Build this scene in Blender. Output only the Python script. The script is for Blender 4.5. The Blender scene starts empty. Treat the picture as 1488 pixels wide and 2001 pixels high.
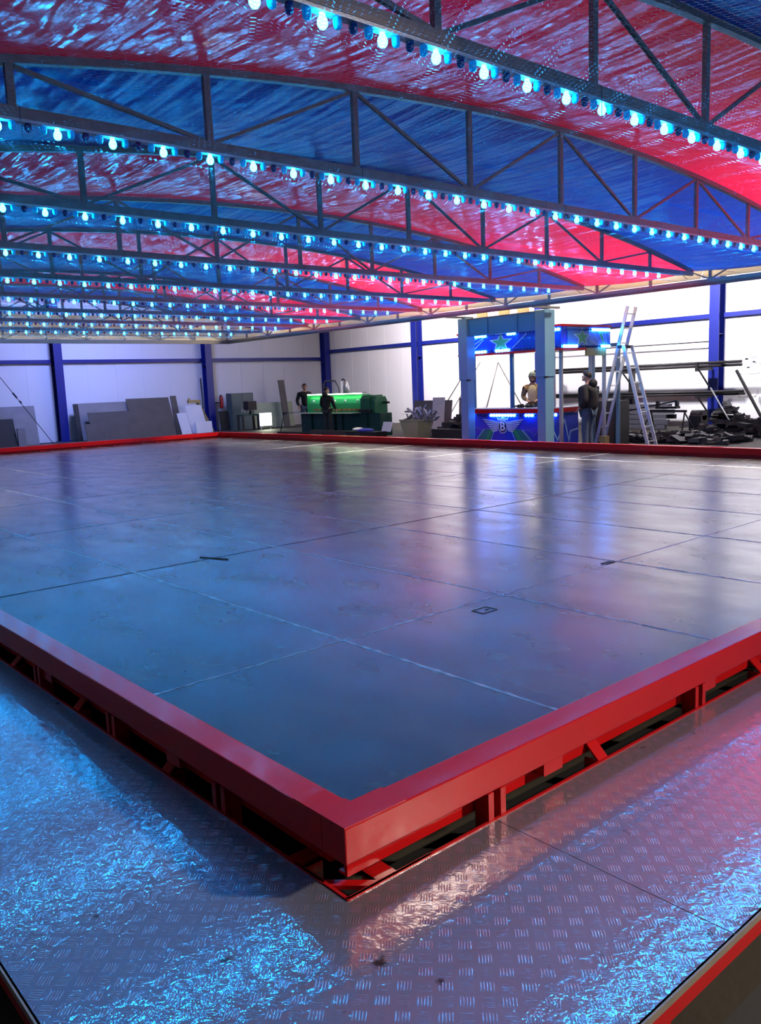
import bpy, bmesh, math, random
from mathutils import Vector, Matrix
random.seed(7)
R_ = math.radians
PI = math.pi
S = bpy.context.scene
C = S.collection

# ------------------------------------------------------------------ camera, world, exposure
cam_d = bpy.data.cameras.new('camera')
cam = bpy.data.objects.new('camera', cam_d)
C.objects.link(cam)
S.camera = cam
F_PX = 1634.2
cam_d.sensor_fit = 'VERTICAL'
cam_d.sensor_height = 24.0
cam_d.lens = 24.0 * F_PX / 2001.0
cam_d.clip_start = 0.05
cam_d.clip_end = 200
CAM_H = 1.3047
Rm = Matrix(((0.75365864, 0.12683703, -0.64491164),
             (-0.65611904, 0.08724221, -0.74959763),
             (-0.03881322, 0.98807953, 0.14897104)))
# world X runs along the near right rail, world Y along the near left rail
M4 = Matrix(((Rm[0][0], Rm[0][1], Rm[0][2], 0), (Rm[1][0], Rm[1][1], Rm[1][2], 0), (Rm[2][0], Rm[2][1], Rm[2][2], CAM_H), (0, 0, 0, 1)))
cam.matrix_world = M4

W = bpy.data.worlds.new('world')
S.world = W
W.use_nodes = True
W.node_tree.nodes['Background'].inputs[0].default_value = (0.55, 0.6, 0.9, 1)
W.node_tree.nodes['Background'].inputs[1].default_value = 0.03
S.view_settings.view_transform = 'Standard'
S.view_settings.look = 'None'
S.view_settings.exposure = 0.0
S.view_settings.gamma = 1.0
S.view_settings.use_curve_mapping = False
S.cycles.use_denoising = True
S.cycles.max_bounces = 6
S.cycles.diffuse_bounces = 3
S.cycles.glossy_bounces = 4
S.cycles.transmission_bounces = 3
S.cycles.transparent_max_bounces = 6
S.cycles.sample_clamp_indirect = 6.0
S.cycles.sample_clamp_direct = 0.0
S.cycles.caustics_reflective = False
S.cycles.caustics_refractive = False

def area(name, loc, target, size, power, color=(1, 1, 1), sy=None, spread=180):
    d = bpy.data.lights.new(name, 'AREA')
    d.shape = 'RECTANGLE'; d.size = size; d.size_y = sy or size
    d.energy = power; d.color = color; d.spread = R_(spread)
    o = bpy.data.objects.new(name, d)
    o.location = loc
    o.rotation_euler = (Vector(target) - Vector(loc)).to_track_quat('-Z', 'Y').to_euler()
    C.objects.link(o)
    return o

# hall floodlights in the aisle between canopy and right wall, aimed at the wall
area('hall_light_front', (16.8, 7.0, 6.2), (23.5, 8.0, 4.0), .5, 260, (1.0, 0.96, 1.0), spread=80)
area('hall_light_middle', (16.8, 12.2, 6.2), (23.5, 12.8, 4.0), .45, 470, (1.0, 0.96, 1.0), spread=80)
area('hall_light_rear', (17.0, 20.0, 6.2), (23.5, 21.5, 3.8), 1.0, 720, (1.0, 0.90, 0.92), spread=95)
area('far_wall_blue_fill', (12.0, 25.0, 6.0), (12.0, 30.5, 1.5), 2.0, 380, (0.27, 0.36, 1.0), 1.0, spread=130)  # added blue fill that turns the far wall lavender, source unseen
# hall ceiling lamps above the tarpaulin roof
for hx, hy, hp in ((3.5, 3.0, 25), (11.0, 4.0, 270), (4.0, 11.0, 20), (11.0, 12.0, 200), (7.0, 18.5, 60)):
    area('ceiling_lamp', (hx, hy, 7.2), (hx, hy, 0), 1.6, hp, (1.0, 0.93, 0.88), .5, spread=120)
# added unseen lamps that brighten the cream fascia boards from behind
for ly in (7.5, 13.0, 18.5):
    area('fascia_backlight', (15.6, ly, 5.6), (13.2, ly, 3.1), .6, 420, (1.0, 0.88, 0.66), spread=100)
area('fascia_backlight', (6.5, 24.2, 5.4), (6.5, 21.8, 3.0), .6, 50, (1.0, 0.86, 0.66), spread=130)
# added warm fill, no seen source, behind the viewer; brightens the trusses
area('truss_fill_light', (3.5, -8.2, 1.6), (4.5, 6.0, 3.3), 3.0, 28, (1.0, 0.86, 0.78), 2.4, spread=90)
# floodlight standing on the viewer's right, white and warm
area('flood_light', (6.6, -4.1, 4.5), (1.6, 1.6, 0.0), 0.40, 54, (1.0, 0.82, 0.66), spread=50)

# ------------------------------------------------------------------ materials
MATS = {}
def nt_mat(name):
    m = bpy.data.materials.new(name)
    m.use_nodes = True
    n = m.node_tree.nodes; l = m.node_tree.links
    return m, n, l, n['Principled BSDF']

def mat(name, col, rough=0.6, metal=0.0, noise=0.12, nscale=6.0, bump=0.0, bscale=40.0, emit=None, estr=0.0, spec=0.5, alpha=None, trans=0.0, coat=0.0):
    if name in MATS: return MATS[name]
    m, n, l, b = nt_mat(name)
    b.inputs['Roughness'].default_value = rough
    b.inputs['Metallic'].default_value = metal
    b.inputs['Specular IOR Level'].default_value = spec
    b.inputs['Coat Weight'].default_value = coat
    tc = n.new('ShaderNodeTexCoord')
    nz = n.new('ShaderNodeTexNoise'); nz.inputs['Scale'].default_value = nscale; nz.inputs['Detail'].default_value = 5
    l.new(tc.outputs['Object'], nz.inputs['Vector'])
    mx = n.new('ShaderNodeMix'); mx.data_type = 'RGBA'
    mx.inputs[6].default_value = (*[max(0, c * (1 - noise)) for c in col], 1)
    mx.inputs[7].default_value = (*[min(1, c * (1 + noise)) for c in col], 1)
    l.new(nz.outputs['Fac'], mx.inputs[0])
    l.new(mx.outputs[2], b.inputs['Base Color'])
    if bump:
        nb = n.new('ShaderNodeTexNoise'); nb.inputs['Scale'].default_value = bscale; nb.inputs['Detail'].default_value = 4
        l.new(tc.outputs['Object'], nb.inputs['Vector'])
        bp = n.new('ShaderNodeBump'); bp.inputs['Strength'].default_value = 1.0; bp.inputs['Distance'].default_value = bump
        l.new(nb.outputs['Fac'], bp.inputs['Height']); l.new(bp.outputs['Normal'], b.inputs['Normal'])
    if emit:
        b.inputs['Emission Color'].default_value = (*emit, 1); b.inputs['Emission Strength'].default_value = estr
    if trans:
        b.inputs['Transmission Weight'].default_value = trans
    MATS[name] = m
    return m

def math_node(n, l, op, a, b=None, c=None):
    x = n.new('ShaderNodeMath'); x.operation = op
    for i, v in enumerate((a, b, c)):
        if v is None: continue
        if isinstance(v, (int, float)): x.inputs[i].default_value = v
        else: l.new(v, x.inputs[i])
    return x.outputs[0]

def tread_mat():
    m, n, l, b = nt_mat('tread_plate_aluminium')
    b.inputs['Metallic'].default_value = 0.88
    mt = lambda op, a, bb=None, c=None: math_node(n, l, op, a, bb, c)
    tc = n.new('ShaderNodeTexCoord'); sp = n.new('ShaderNodeSeparateXYZ')
    l.new(tc.outputs['Object'], sp.inputs[0])
    X, Y = sp.outputs[0], sp.outputs[1]
    p = 0.047
    U = mt('MULTIPLY', mt('SUBTRACT', X, Y), 0.70711 / p)
    V = mt('MULTIPLY', mt('ADD', X, Y), 0.70711 / p)
    U = mt('ADD', U, 500.0); V = mt('ADD', V, 500.0)
    iu, iv = mt('FLOOR', U), mt('FLOOR', V)
    fu, fv = mt('SUBTRACT', mt('FRACT', U), 0.5), mt('SUBTRACT', mt('FRACT', V), 0.5)
    par = mt('MODULO', mt('ADD', iu, iv), 2.0)
    inv = mt('SUBTRACT', 1.0, par)
    a = mt('ADD', mt('MULTIPLY', fu, par), mt('MULTIPLY', fv, inv))
    c = mt('ADD', mt('MULTIPLY', fv, par), mt('MULTIPLY', fu, inv))
    t = mt('ADD', mt('MULTIPLY', a, 5 / 0.78), 2.5)       # 0..5 across the five bars
    ins = mt('MULTIPLY', mt('GREATER_THAN', t, 0.0), mt('LESS_THAN', t, 5.0))
    ft = mt('SUBTRACT', mt('FRACT', t), 0.5)
    r1 = mt('DIVIDE', ft, 0.25); r2 = mt('DIVIDE', c, 0.34)
    r = mt('SUBTRACT', 1.0, mt('ADD', mt('MULTIPLY', r1, r1), mt('POWER', mt('ABSOLUTE', r2), 4.0)))
    h = mt('MULTIPLY', mt('MAXIMUM', r, 0.0), ins)
    # rolled-sheet waviness
    nz = n.new('ShaderNodeTexNoise'); nz.inputs['Scale'].default_value = 26; nz.inputs['Detail'].default_value = 3; nz.inputs['Roughness'].default_value = 0.55
    l.new(tc.outputs['Object'], nz.inputs['Vector'])
    nz2 = n.new('ShaderNodeTexNoise'); nz2.inputs['Scale'].default_value = 75; nz2.inputs['Detail'].default_value = 2
    l.new(tc.outputs['Object'], nz2.inputs['Vector'])
    hh = mt('ADD', mt('ADD', mt('MULTIPLY', h, 0.0006), mt('MULTIPLY', nz.outputs['Fac'], 0.0014)), mt('MULTIPLY', nz2.outputs['Fac'], 0.0004))
    bp = n.new('ShaderNodeBump'); bp.inputs['Strength'].default_value = 1.0; bp.inputs['Distance'].default_value = 1.0
    l.new(hh, bp.inputs['Height']); l.new(bp.outputs['Normal'], b.inputs['Normal'])
    # dirt specks and wear
    d = n.new('ShaderNodeTexNoise'); d.inputs['Scale'].default_value = 14; d.inputs['Detail'].default_value = 8
    l.new(tc.outputs['Object'], d.inputs['Vector'])
    cr = n.new('ShaderNodeValToRGB'); e = cr.color_ramp.elements
    e[0].position = 0.24; e[0].color = (0.14, 0.11, 0.09, 1); e[1].position = 0.30; e[1].color = (0.56, 0.57, 0.62, 1)
    l.new(d.outputs['Fac'], cr.inputs[0]); l.new(cr.outputs[0], b.inputs['Base Color'])
    rr = mt('ADD', 0.05, mt('MULTIPLY', d.outputs['Fac'], 0.06))
    l.new(rr, b.inputs['Roughness'])
    # matt oxide skin over the bright metal
    b2 = n.new('ShaderNodeBsdfPrincipled'); b2.inputs['Metallic'].default_value = 0.75; b2.inputs['Roughness'].default_value = 0.42
    l.new(cr.outputs[0], b2.inputs['Base Color']); l.new(bp.outputs['Normal'], b2.inputs['Normal'])
    ms = n.new('ShaderNodeMixShader'); ms.inputs[0].default_value = 0.32
    l.new(b.outputs[0], ms.inputs[1]); l.new(b2.outputs[0], ms.inputs[2]); l.new(ms.outputs[0], n['Material Output'].inputs[0])
    return m

def track_mat():
    m, n, l, b = nt_mat('steel_floor_plate')
    mt = lambda op, a, bb=None, c=None: math_node(n, l, op, a, bb, c)
    tc = n.new('ShaderNodeTexCoord')
    mp = n.new('ShaderNodeMapping'); mp.inputs['Scale'].default_value = (1.0, 0.5, 1)
    l.new(tc.outputs['Object'], mp.inputs[0])
    a = n.new('ShaderNodeTexNoise'); a.inputs['Scale'].default_value = 2.0; a.inputs['Detail'].default_value = 9; a.inputs['Roughness'].default_value = 0.62
    l.new(mp.outputs[0], a.inputs['Vector'])
    cr = n.new('ShaderNodeValToRGB'); e = cr.color_ramp.elements
    e[0].position = 0.33; e[0].color = (0.020, 0.027, 0.042, 1); e[1].position = 0.66; e[1].color = (0.068, 0.073, 0.092, 1); cr.color_ramp.interpolation = 'EASE'; b.inputs['Specular IOR Level'].default_value = 0.30
    l.new(a.outputs['Fac'], cr.inputs[0])
    # rusty handling smudges
    g = n.new('ShaderNodeTexNoise'); g.inputs['Scale'].default_value = 1.7; g.inputs['Detail'].default_value = 6
    l.new(tc.outputs['Object'], g.inputs['Vector'])
    c2 = n.new('ShaderNodeValToRGB'); e = c2.color_ramp.elements
    e[0].position = 0.36; e[0].color = (0, 0, 0, 1); e[1].position = 0.78; e[1].color = (1, 1, 1, 1); c2.color_ramp.interpolation = 'EASE'
    l.new(g.outputs['Fac'], c2.inputs[0])
    mx = n.new('ShaderNodeMix'); mx.data_type = 'RGBA'; mx.inputs[7].default_value = (0.13, 0.10, 0.078, 1)
    l.new(mt('MULTIPLY', c2.outputs[0], 0.55), mx.inputs[0]); l.new(cr.outputs[0], mx.inputs[6]); l.new(mx.outputs[2], b.inputs['Base Color'])
    b.inputs['Metallic'].default_value = 0.45
    k = n.new('ShaderNodeTexNoise'); k.inputs['Scale'].default_value = 3; k.inputs['Detail'].default_value = 6
    l.new(mp.outputs[0], k.inputs['Vector'])
    rr = mt('ADD', 0.14, mt('MULTIPLY', k.outputs['Fac'], 0.22))
    l.new(rr, b.inputs['Roughness'])
    w = n.new('ShaderNodeTexNoise'); w.inputs['Scale'].default_value = 3.0; w.inputs['Detail'].default_value = 5
    l.new(tc.outputs['Object'], w.inputs['Vector'])
    bp = n.new('ShaderNodeBump'); bp.inputs['Strength'].default_value = 1.0; bp.inputs['Distance'].default_value = 0.0016
    l.new(w.outputs['Fac'], bp.inputs['Height']); l.new(bp.outputs['Normal'], b.inputs['Normal'])
    return m

def tarp_mat(name, col, seed, rough=0.16, spec=0.42):
    m, n, l, b = nt_mat(name)
    b.inputs['Base Color'].default_value = (*col, 1)
    b.inputs['Roughness'].default_value = rough
    b.inputs['Specular IOR Level'].default_value = spec
    tc = n.new('ShaderNodeTexCoord')
    mp = n.new('ShaderNodeMapping'); mp.inputs['Scale'].default_value = (5.5, 0.42, 1); mp.inputs['Location'].default_value = (seed, 0, 0)
    mp.inputs['Rotation'].default_value = (0, 0, R_(8))
    l.new(tc.outputs['Object'], mp.inputs[0])
    a = n.new('ShaderNodeTexNoise'); a.inputs['Scale'].default_value = 1.0; a.inputs['Detail'].default_value = 2; a.inputs['Distortion'].default_value = 0.1
    l.new(mp.outputs[0], a.inputs['Vector'])
    mp2 = n.new('ShaderNodeMapping'); mp2.inputs['Scale'].default_value = (2.2, 1.6, 1)
    l.new(tc.outputs['Object'], mp2.inputs[0])
    a2 = n.new('ShaderNodeTexNoise'); a2.inputs['Scale'].default_value = 1.0; a2.inputs['Detail'].default_value = 2
    l.new(mp2.outputs[0], a2.inputs['Vector'])
    s = math_node(n, l, 'ADD', math_node(n, l, 'MULTIPLY', a.outputs['Fac'], 0.045), math_node(n, l, 'MULTIPLY', a2.outputs['Fac'], 0.045))
    bp = n.new('ShaderNodeBump'); bp.inputs['Strength'].default_value = 1.0; bp.inputs['Distance'].default_value = 1.0
    l.new(s, bp.inputs['Height']); l.new(bp.outputs['Normal'], b.inputs['Normal'])
    tr = n.new('ShaderNodeBsdfTranslucent'); tr.inputs['Color'].default_value = (*[min(1, c * 1.2) for c in col], 1)
    ms = n.new('ShaderNodeMixShader'); ms.inputs[0].default_value = 0.4
    out = n['Material Output']
    l.new(b.outputs[0], ms.inputs[1]); l.new(tr.outputs[0], ms.inputs[2]); l.new(ms.outputs[0], out.inputs[0])
    return m

def translucent_mat(name, col, fac=0.4, rough=0.5):
    m, n, l, b = nt_mat(name)
    b.inputs['Base Color'].default_value = (*col, 1); b.inputs['Roughness'].default_value = rough
    tc = n.new('ShaderNodeTexCoord'); nz = n.new('ShaderNodeTexNoise'); nz.inputs['Scale'].default_value = 1.5; nz.inputs['Detail'].default_value = 5
    l.new(tc.outputs['Object'], nz.inputs['Vector'])
    mx = n.new('ShaderNodeMix'); mx.data_type = 'RGBA'; mx.inputs[6].default_value = (*[c * .8 for c in col], 1); mx.inputs[7].default_value = (*col, 1)
    l.new(nz.outputs['Fac'], mx.inputs[0]); l.new(mx.outputs[2], b.inputs['Base Color'])
    tr = n.new('ShaderNodeBsdfTranslucent'); tr.inputs['Color'].default_value = (*col, 1)
    ms = n.new('ShaderNodeMixShader'); ms.inputs[0].default_value = fac
    l.new(b.outputs[0], ms.inputs[1]); l.new(tr.outputs[0], ms.inputs[2]); l.new(ms.outputs[0], n['Material Output'].inputs[0])
    return m

def emit_mat(name, col, strength):
    m, n, l, b = nt_mat(name)
    b.inputs['Base Color'].default_value = (*col, 1)
    b.inputs['Emission Color'].default_value = (*col, 1)
    b.inputs['Emission Strength'].default_value = strength
    return m

M_TREAD = tread_mat()
M_TRACK = track_mat()
M_RED_TARP = tarp_mat('red_tarpaulin', (0.72, 0.012, 0.07), 3.0)
M_BLUE_TARP = tarp_mat('blue_tarpaulin', (0.001, 0.035, 0.34), 11.0, 0.28, 0.16)
M_RED = mat('red_paint', (0.50, 0.008, 0.010), 0.16, 0.0, 0.12, 5, 0.0022, 7, spec=0.28)
M_WELD = mat('weld_bead', (0.42, 0.44, 0.48), 0.4, 0.8, 0.3, 30)
M_TRUSS = mat('grey_truss_steel', (0.20, 0.155, 0.13), 0.42, 0.35, 0.35, 20)
M_STRIP = mat('light_strip_metal', (0.45, 0.46, 0.48), 0.35, 0.6, 0.1)
M_LIT = emit_mat('lit_globe', (0.006, 0.375, 1.0), 150.0)
M_CYAN = translucent_mat('clear_cyan_cap', (0.03, 0.62, 0.80), 0.6, 0.12)
M_DARKCAP = mat('dark_blue_cap', (0.003, 0.03, 0.16), 0.15, 0.0, 0.1, 3, spec=0.6)
M_NET = mat('galvanised_wire', (0.62, 0.64, 0.68), 0.25, 1.0, 0.05)
M_BEAM = mat('galvanised_beam', (0.17, 0.16, 0.16), 0.42, 0.4, 0.2, 8)
M_WALL = mat('white_wall_panel', (0.72, 0.72, 0.76), 0.55, 0.0, 0.03, 1.2)
M_CEIL = mat('cream_ceiling_panel', (0.80, 0.74, 0.60), 0.6, 0.0, 0.05, 1.0)
M_CONC = mat('concrete_floor', (0.045, 0.040, 0.030), 0.7, 0.0, 0.35, 2.5, 0.002, 30)
M_NAVY = mat('blue_column_paint', (0.006, 0.014, 0.20), 0.4, 0.0, 0.12, 4)
M_FASCIA = translucent_mat('cream_fascia_back', (0.88, 0.80, 0.60), 0.6)
M_PVC = translucent_mat('ribbed_clear_edge', (0.75, 0.72, 0.66), 0.4)
M_POST = mat('booth_post_paint', (0.15, 0.30, 0.46), 0.35, 0.1, 0.1, 3)  # neutral paint with the blue of the lamp light mixed into its colour
M_BOX = mat('blue_box_beam', (0.03, 0.16, 0.42), 0.35, 0.1, 0.12, 3)
M_BLACK = mat('black_rubber', (0.012, 0.012, 0.014), 0.6, 0.0, 0.2)
M_ALU = mat('ladder_aluminium', (0.72, 0.73, 0.76), 0.35, 0.8, 0.08)
M_DKSTEEL = mat('dark_stock_steel', (0.03, 0.028, 0.032), 0.5, 0.5, 0.4, 9)
M_GREYSHEET = mat('grey_sheet', (0.075, 0.07, 0.075), 0.5, 0.2, 0.25, 3)
M_LTSHEET = mat('light_grey_sheet', (0.20, 0.20, 0.22), 0.5, 0.1, 0.2, 3)
M_WHITESHEET = mat('white_board', (0.75, 0.76, 0.80), 0.5, 0.0, 0.06)
M_OCHRE = mat('ochre_paint', (0.36, 0.27, 0.10), 0.5, 0.1, 0.2)
M_GREEN = mat('machine_green', (0.012, 0.14, 0.055), 0.35, 0.1, 0.2, 5)
M_DKGREEN = mat('machine_dark_green', (0.008, 0.06, 0.04), 0.45, 0.1, 0.2, 5)
M_LTGREEN = mat('guard_green', (0.03, 0.42, 0.13), 0.3, 0.0, 0.12, 5)
M_SKIN = mat('skin', (0.55, 0.30, 0.22), 0.5, 0.0, 0.06, 9)
M_JACKET = mat('black_jacket', (0.008, 0.008, 0.010), 0.75, 0.0, 0.3, 12, 0.004, 25)
M_TAN = mat('tan_jacket', (0.30, 0.19, 0.09), 0.75, 0.0, 0.25, 12, 0.004, 25)
M_CREAMCLOTH = mat('cream_cloth', (0.75, 0.62, 0.35), 0.75, 0.0, 0.15, 12)
M_JEANS = mat('blue_jeans', (0.06, 0.09, 0.15), 0.8, 0.0, 0.3, 14)
M_CAMO = mat('mottled_trousers', (0.045, 0.048, 0.045), 0.8, 0.0, 0.7, 22)
M_HAIR = mat('dark_hair', (0.012, 0.009, 0.008), 0.6, 0.0, 0.3, 40)
M_BEANIE = mat('slate_beanie', (0.06, 0.08, 0.11), 0.85, 0.0, 0.2, 40)
M_SHOE = mat('dark_shoe', (0.015, 0.013, 0.012), 0.5, 0.0, 0.2)
M_BPANEL = mat('booth_blue_panel', (0.005, 0.035, 0.55), 0.3, 0.0, 0.55, 2.2, coat=0.2)
M_BPANEL2 = mat('booth_teal_panel', (0.01, 0.14, 0.50), 0.3, 0.0, 0.45, 2.2, coat=0.2)
M_STAR = mat('star_green', (0.03, 0.30, 0.14), 0.4, 0.0, 0.1)
M_LINE = mat('pale_blue_line', (0.30, 0.50, 0.85), 0.4, 0.0, 0.05)
M_TEALRAY = mat('teal_ray', (0.01, 0.17, 0.17), 0.4, 0.0, 0.1)
M_GRNRAY = mat('green_ray', (0.01, 0.30, 0.10), 0.4, 0.0, 0.1)
M_DKBLUE = mat('emblem_dark_blue', (0.004, 0.012, 0.06), 0.4, 0.0, 0.1)
M_SILVER = mat('emblem_silver', (0.50, 0.58, 0.75), 0.4, 0.2, 0.1)
M_WHITELAMP = emit_mat('booth_lamp_white', (0.03, 0.26, 1.0), 42.0)
M_PAPER = mat('paper', (0.82, 0.82, 0.84), 0.6, 0.0, 0.03)
M_INK = mat('ink_grey', (0.38, 0.39, 0.42), 0.6, 0.0, 0.3, 30)
M_YELLOWP = mat('olive_yellow_panel', (0.42, 0.38, 0.12), 0.35, 0.1, 0.1)
M_EXT = mat('extinguisher_red', (0.45, 0.015, 0.015), 0.3)
M_BIN = mat('beige_bin', (0.36, 0.33, 0.20), 0.5, 0.0, 0.1)
M_SCRAP = mat('silver_scrap', (0.45, 0.46, 0.58), 0.35, 0.7, 0.3, 12)
M_RUBBLE = mat('dark_rubble', (0.035, 0.033, 0.038), 0.8, 0.0, 0.5, 6)
M_GREENTUBE = emit_mat('greenish_tube', (0.62, 1.0, 0.60), 22.0)
M_GLOWSHEET = emit_mat('glowing_sheet_face', (0.90, 1.0, 0.80), 5.0)  # emission stands for light falling on a metal sheet
M_ORANGE = mat('orange_guide', (0.45, 0.13, 0.03), 0.4)
M_ROPE = mat('cream_rope', (0.62, 0.55, 0.42), 0.7)

# ------------------------------------------------------------------ mesh builder
class MB:
    def __init__(s): s.v = []; s.f = []; s.sm = []
    def add(s, vs, fs, smooth=False):
        o = len(s.v); s.v += [tuple(v) for v in vs]
        for f in fs: s.f.append(tuple(i + o for i in f)); s.sm.append(smooth)
        return s
    def box(s, c, d, rz=0.0, rot=None):
        hx, hy, hz = d[0] / 2, d[1] / 2, d[2] / 2
        m = rot if rot is not None else Matrix.Rotation(rz, 3, 'Z')
        cc = Vector(c)
        vs = [cc + m @ Vector((x * hx, y * hy, z * hz)) for x in (-1, 1) for y in (-1, 1) for z in (-1, 1)]
        return s.add(vs, [(0, 1, 3, 2), (4, 6, 7, 5), (0, 4, 5, 1), (2, 3, 7, 6), (0, 2, 6, 4), (1, 5, 7, 3)])
    def span(s, a, b):
        return s.box([(a[i] + b[i]) / 2 for i in range(3)], [abs(b[i] - a[i]) for i in range(3)])
    def bar(s, p0, p1, w, h, up=(0, 0, 1)):
        p0, p1 = Vector(p0), Vector(p1); d = (p1 - p0); L = d.length; d.normalize(); u = Vector(up)
        if abs(d.dot(u)) > 0.99: u = Vector((1, 0, 0))
        x = d.cross(u).normalized(); z = x.cross(d).normalized()
        vs = []
        for p in (p0, p1):
            for a, b in ((-1, -1), (1, -1), (1, 1), (-1, 1)): vs.append(p + x * a * w / 2 + z * b * h / 2)
        return s.add(vs, [(3, 2, 1, 0), (4, 5, 6, 7), (0, 1, 5, 4), (1, 2, 6, 5), (2, 3, 7, 6), (3, 0, 4, 7)])
    def tube(s, pts, r, n=8, cap=True):
        pts = [Vector(p) for p in pts]; rs = r if isinstance(r, (list, tuple)) else [r] * len(pts)
        vs = []; k = len(pts); ref = None
        for i, p in enumerate(pts):
            d = (pts[min(i + 1, k - 1)] - pts[max(i - 1, 0)]).normalized()
            if ref is None:
                ref = Vector((0, 0, 1)) if abs(d.z) < 0.9 else Vector((1, 0, 0))
            x = d.cross(ref).normalized(); y = x.cross(d).normalized(); ref = y
            for j in range(n):
                a = 2 * PI * j / n; vs.append(p + (x * math.cos(a) + y * math.sin(a)) * rs[i])
        fs = []
        for i in range(k - 1):
            for j in range(n):
                fs.append((i * n + j, i * n + (j + 1) % n, (i + 1) * n + (j + 1) % n, (i + 1) * n + j))
        s.add(vs, fs, True)
        if cap:
            o = len(s.v) - len(vs)
            s.f.append(tuple(o + j for j in reversed(range(n)))); s.sm.append(False)
            s.f.append(tuple(o + (k - 1) * n + j for j in range(n))); s.sm.append(False)
        return s
    def lathe(s, prof, c=(0, 0, 0), n=12, rib=0.0):
        vs = []; fs = []; k = len(prof)
        for r, z in prof:
            for j in range(n):
                a = 2 * PI * j / n; rr = r * (1 + (rib if j % 2 else -rib)); vs.append((c[0] + rr * math.cos(a), c[1] + rr * math.sin(a), c[2] + z))
        for i in range(k - 1):
            for j in range(n): fs.append((i * n + j, i * n + (j + 1) % n, (i + 1) * n + (j + 1) % n, (i + 1) * n + j))
        return s.add(vs, fs, True)
    def prism(s, poly, axis, a, b):
        """poly in the two remaining axes, extruded along axis from a to b"""
        def P(u, v, t):
            return {0: (t, u, v), 1: (u, t, v), 2: (u, v, t)}[axis]
        n = len(poly)
        vs = [P(u, v, a) for u, v in poly] + [P(u, v, b) for u, v in poly]
        fs = [tuple(range(n)), tuple(range(2 * n - 1, n - 1, -1))] + [(i, (i + 1) % n, n + (i + 1) % n, n + i) for i in range(n)]
        return s.add(vs, fs)
    def ball(s, c, r, n=12, m=8, sc=(1, 1, 1)):
        vs = []; fs = []
        for i in range(m + 1):
            t = PI * i / m
            for j in range(n):
                a = 2 * PI * j / n
                vs.append((c[0] + r * sc[0] * math.sin(t) * math.cos(a), c[1] + r * sc[1] * math.sin(t) * math.sin(a), c[2] + r * sc[2] * math.cos(t)))
        for i in range(m):
            for j in range(n): fs.append((i * n + j, (i + 1) * n + j, (i + 1) * n + (j + 1) % n, i * n + (j + 1) % n))
        return s.add(vs, fs, True)
    def mesh(s, name, m):
        me = bpy.data.meshes.new(name)
        me.from_pydata(s.v, [], s.f)
        me.polygons.foreach_set('use_smooth', s.sm)
        if m: me.materials.append(m)
        me.update()
        bm = bmesh.new(); bm.from_mesh(me); bmesh.ops.recalc_face_normals(bm, faces=bm.faces); bm.to_mesh(me); bm.free()
        return me
    def build(s, name, m, parent=None, bevel=0.0):
        me = s.mesh(name, m)
        o = bpy.data.objects.new(name, me); C.objects.link(o)
        if parent is not None:
            o.parent = parent
            # all part meshes are written in world coordinates
            o.matrix_parent_inverse = Matrix.Translation(-parent.location)
        if bevel:
            b = o.modifiers.new('bevel', 'BEVEL'); b.width = bevel; b.segments = 2; b.limit_method = 'ANGLE'
        return o

def tag(o, label=None, cat=None, group=None, kind=None):
    if label: o['label'] = label
    if cat: o['category'] = cat
    if group: o['group'] = group
    if kind: o['kind'] = kind
    return o
def thing(name, loc, label, cat, group=None, kind=None):
    o = bpy.data.objects.new(name, None); C.objects.link(o); o.location = loc; o.empty_display_size = 0.1
    return tag(o, label, cat, group, kind)
def inst(name, me, loc, parent, rz=0.0):
    o = bpy.data.objects.new(name, me); C.objects.link(o)
    o.parent = parent; o.matrix_parent_inverse = Matrix.Translation(-parent.location)
    o.location = loc; o.rotation_euler = (0, 0, rz)
    return o
def struct(name, mb, m, label=None):
    o = mb.build(name, m); o['kind'] = 'structure'
    if label: o['label'] = label
    return o

# ------------------------------------------------------------------ hall shell
ZF = -0.25
XW, YW = 23.6, 30.8
struct('floor', MB().span((-9, -9, ZF - 0.1), (XW + .2, YW + .2, ZF)), M_CONC)
def ribbed_wall(axis, pos, a, b, z0, z1, out):
    mb = MB()
    if axis == 0: mb.span((pos, a, z0), (pos + out, b, z1))
    else: mb.span((a, pos, z0), (b, pos + out, z1))
    t = a + 0.55
    while t < b:                                   # faint panel joints
        if axis == 0: mb.box((pos, t, (z0 + z1) / 2), (0.012, 0.02, z1 - z0))
        else: mb.box((t, pos, (z0 + z1) / 2), (0.02, 0.012, z1 - z0))
        t += 1.1
    return mb
struct('wall_right', ribbed_wall(0, XW, -9, YW, ZF, 7.6, 0.15), M_WALL)
struct('wall_far', ribbed_wall(1, YW, -9, XW, ZF, 7.6, 0.15), M_WALL)
struct('wall_left', ribbed_wall(0, -9, -9, YW, ZF, 7.6, -0.15), M_WALL)
struct('wall_near', ribbed_wall(1, -9, -9, XW, ZF, 7.6, -0.15), M_WALL)
cl = MB().span((-9, -9, 7.6), (XW, YW, 7.75))
struct('ceiling', cl, M_CEIL)

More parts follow.
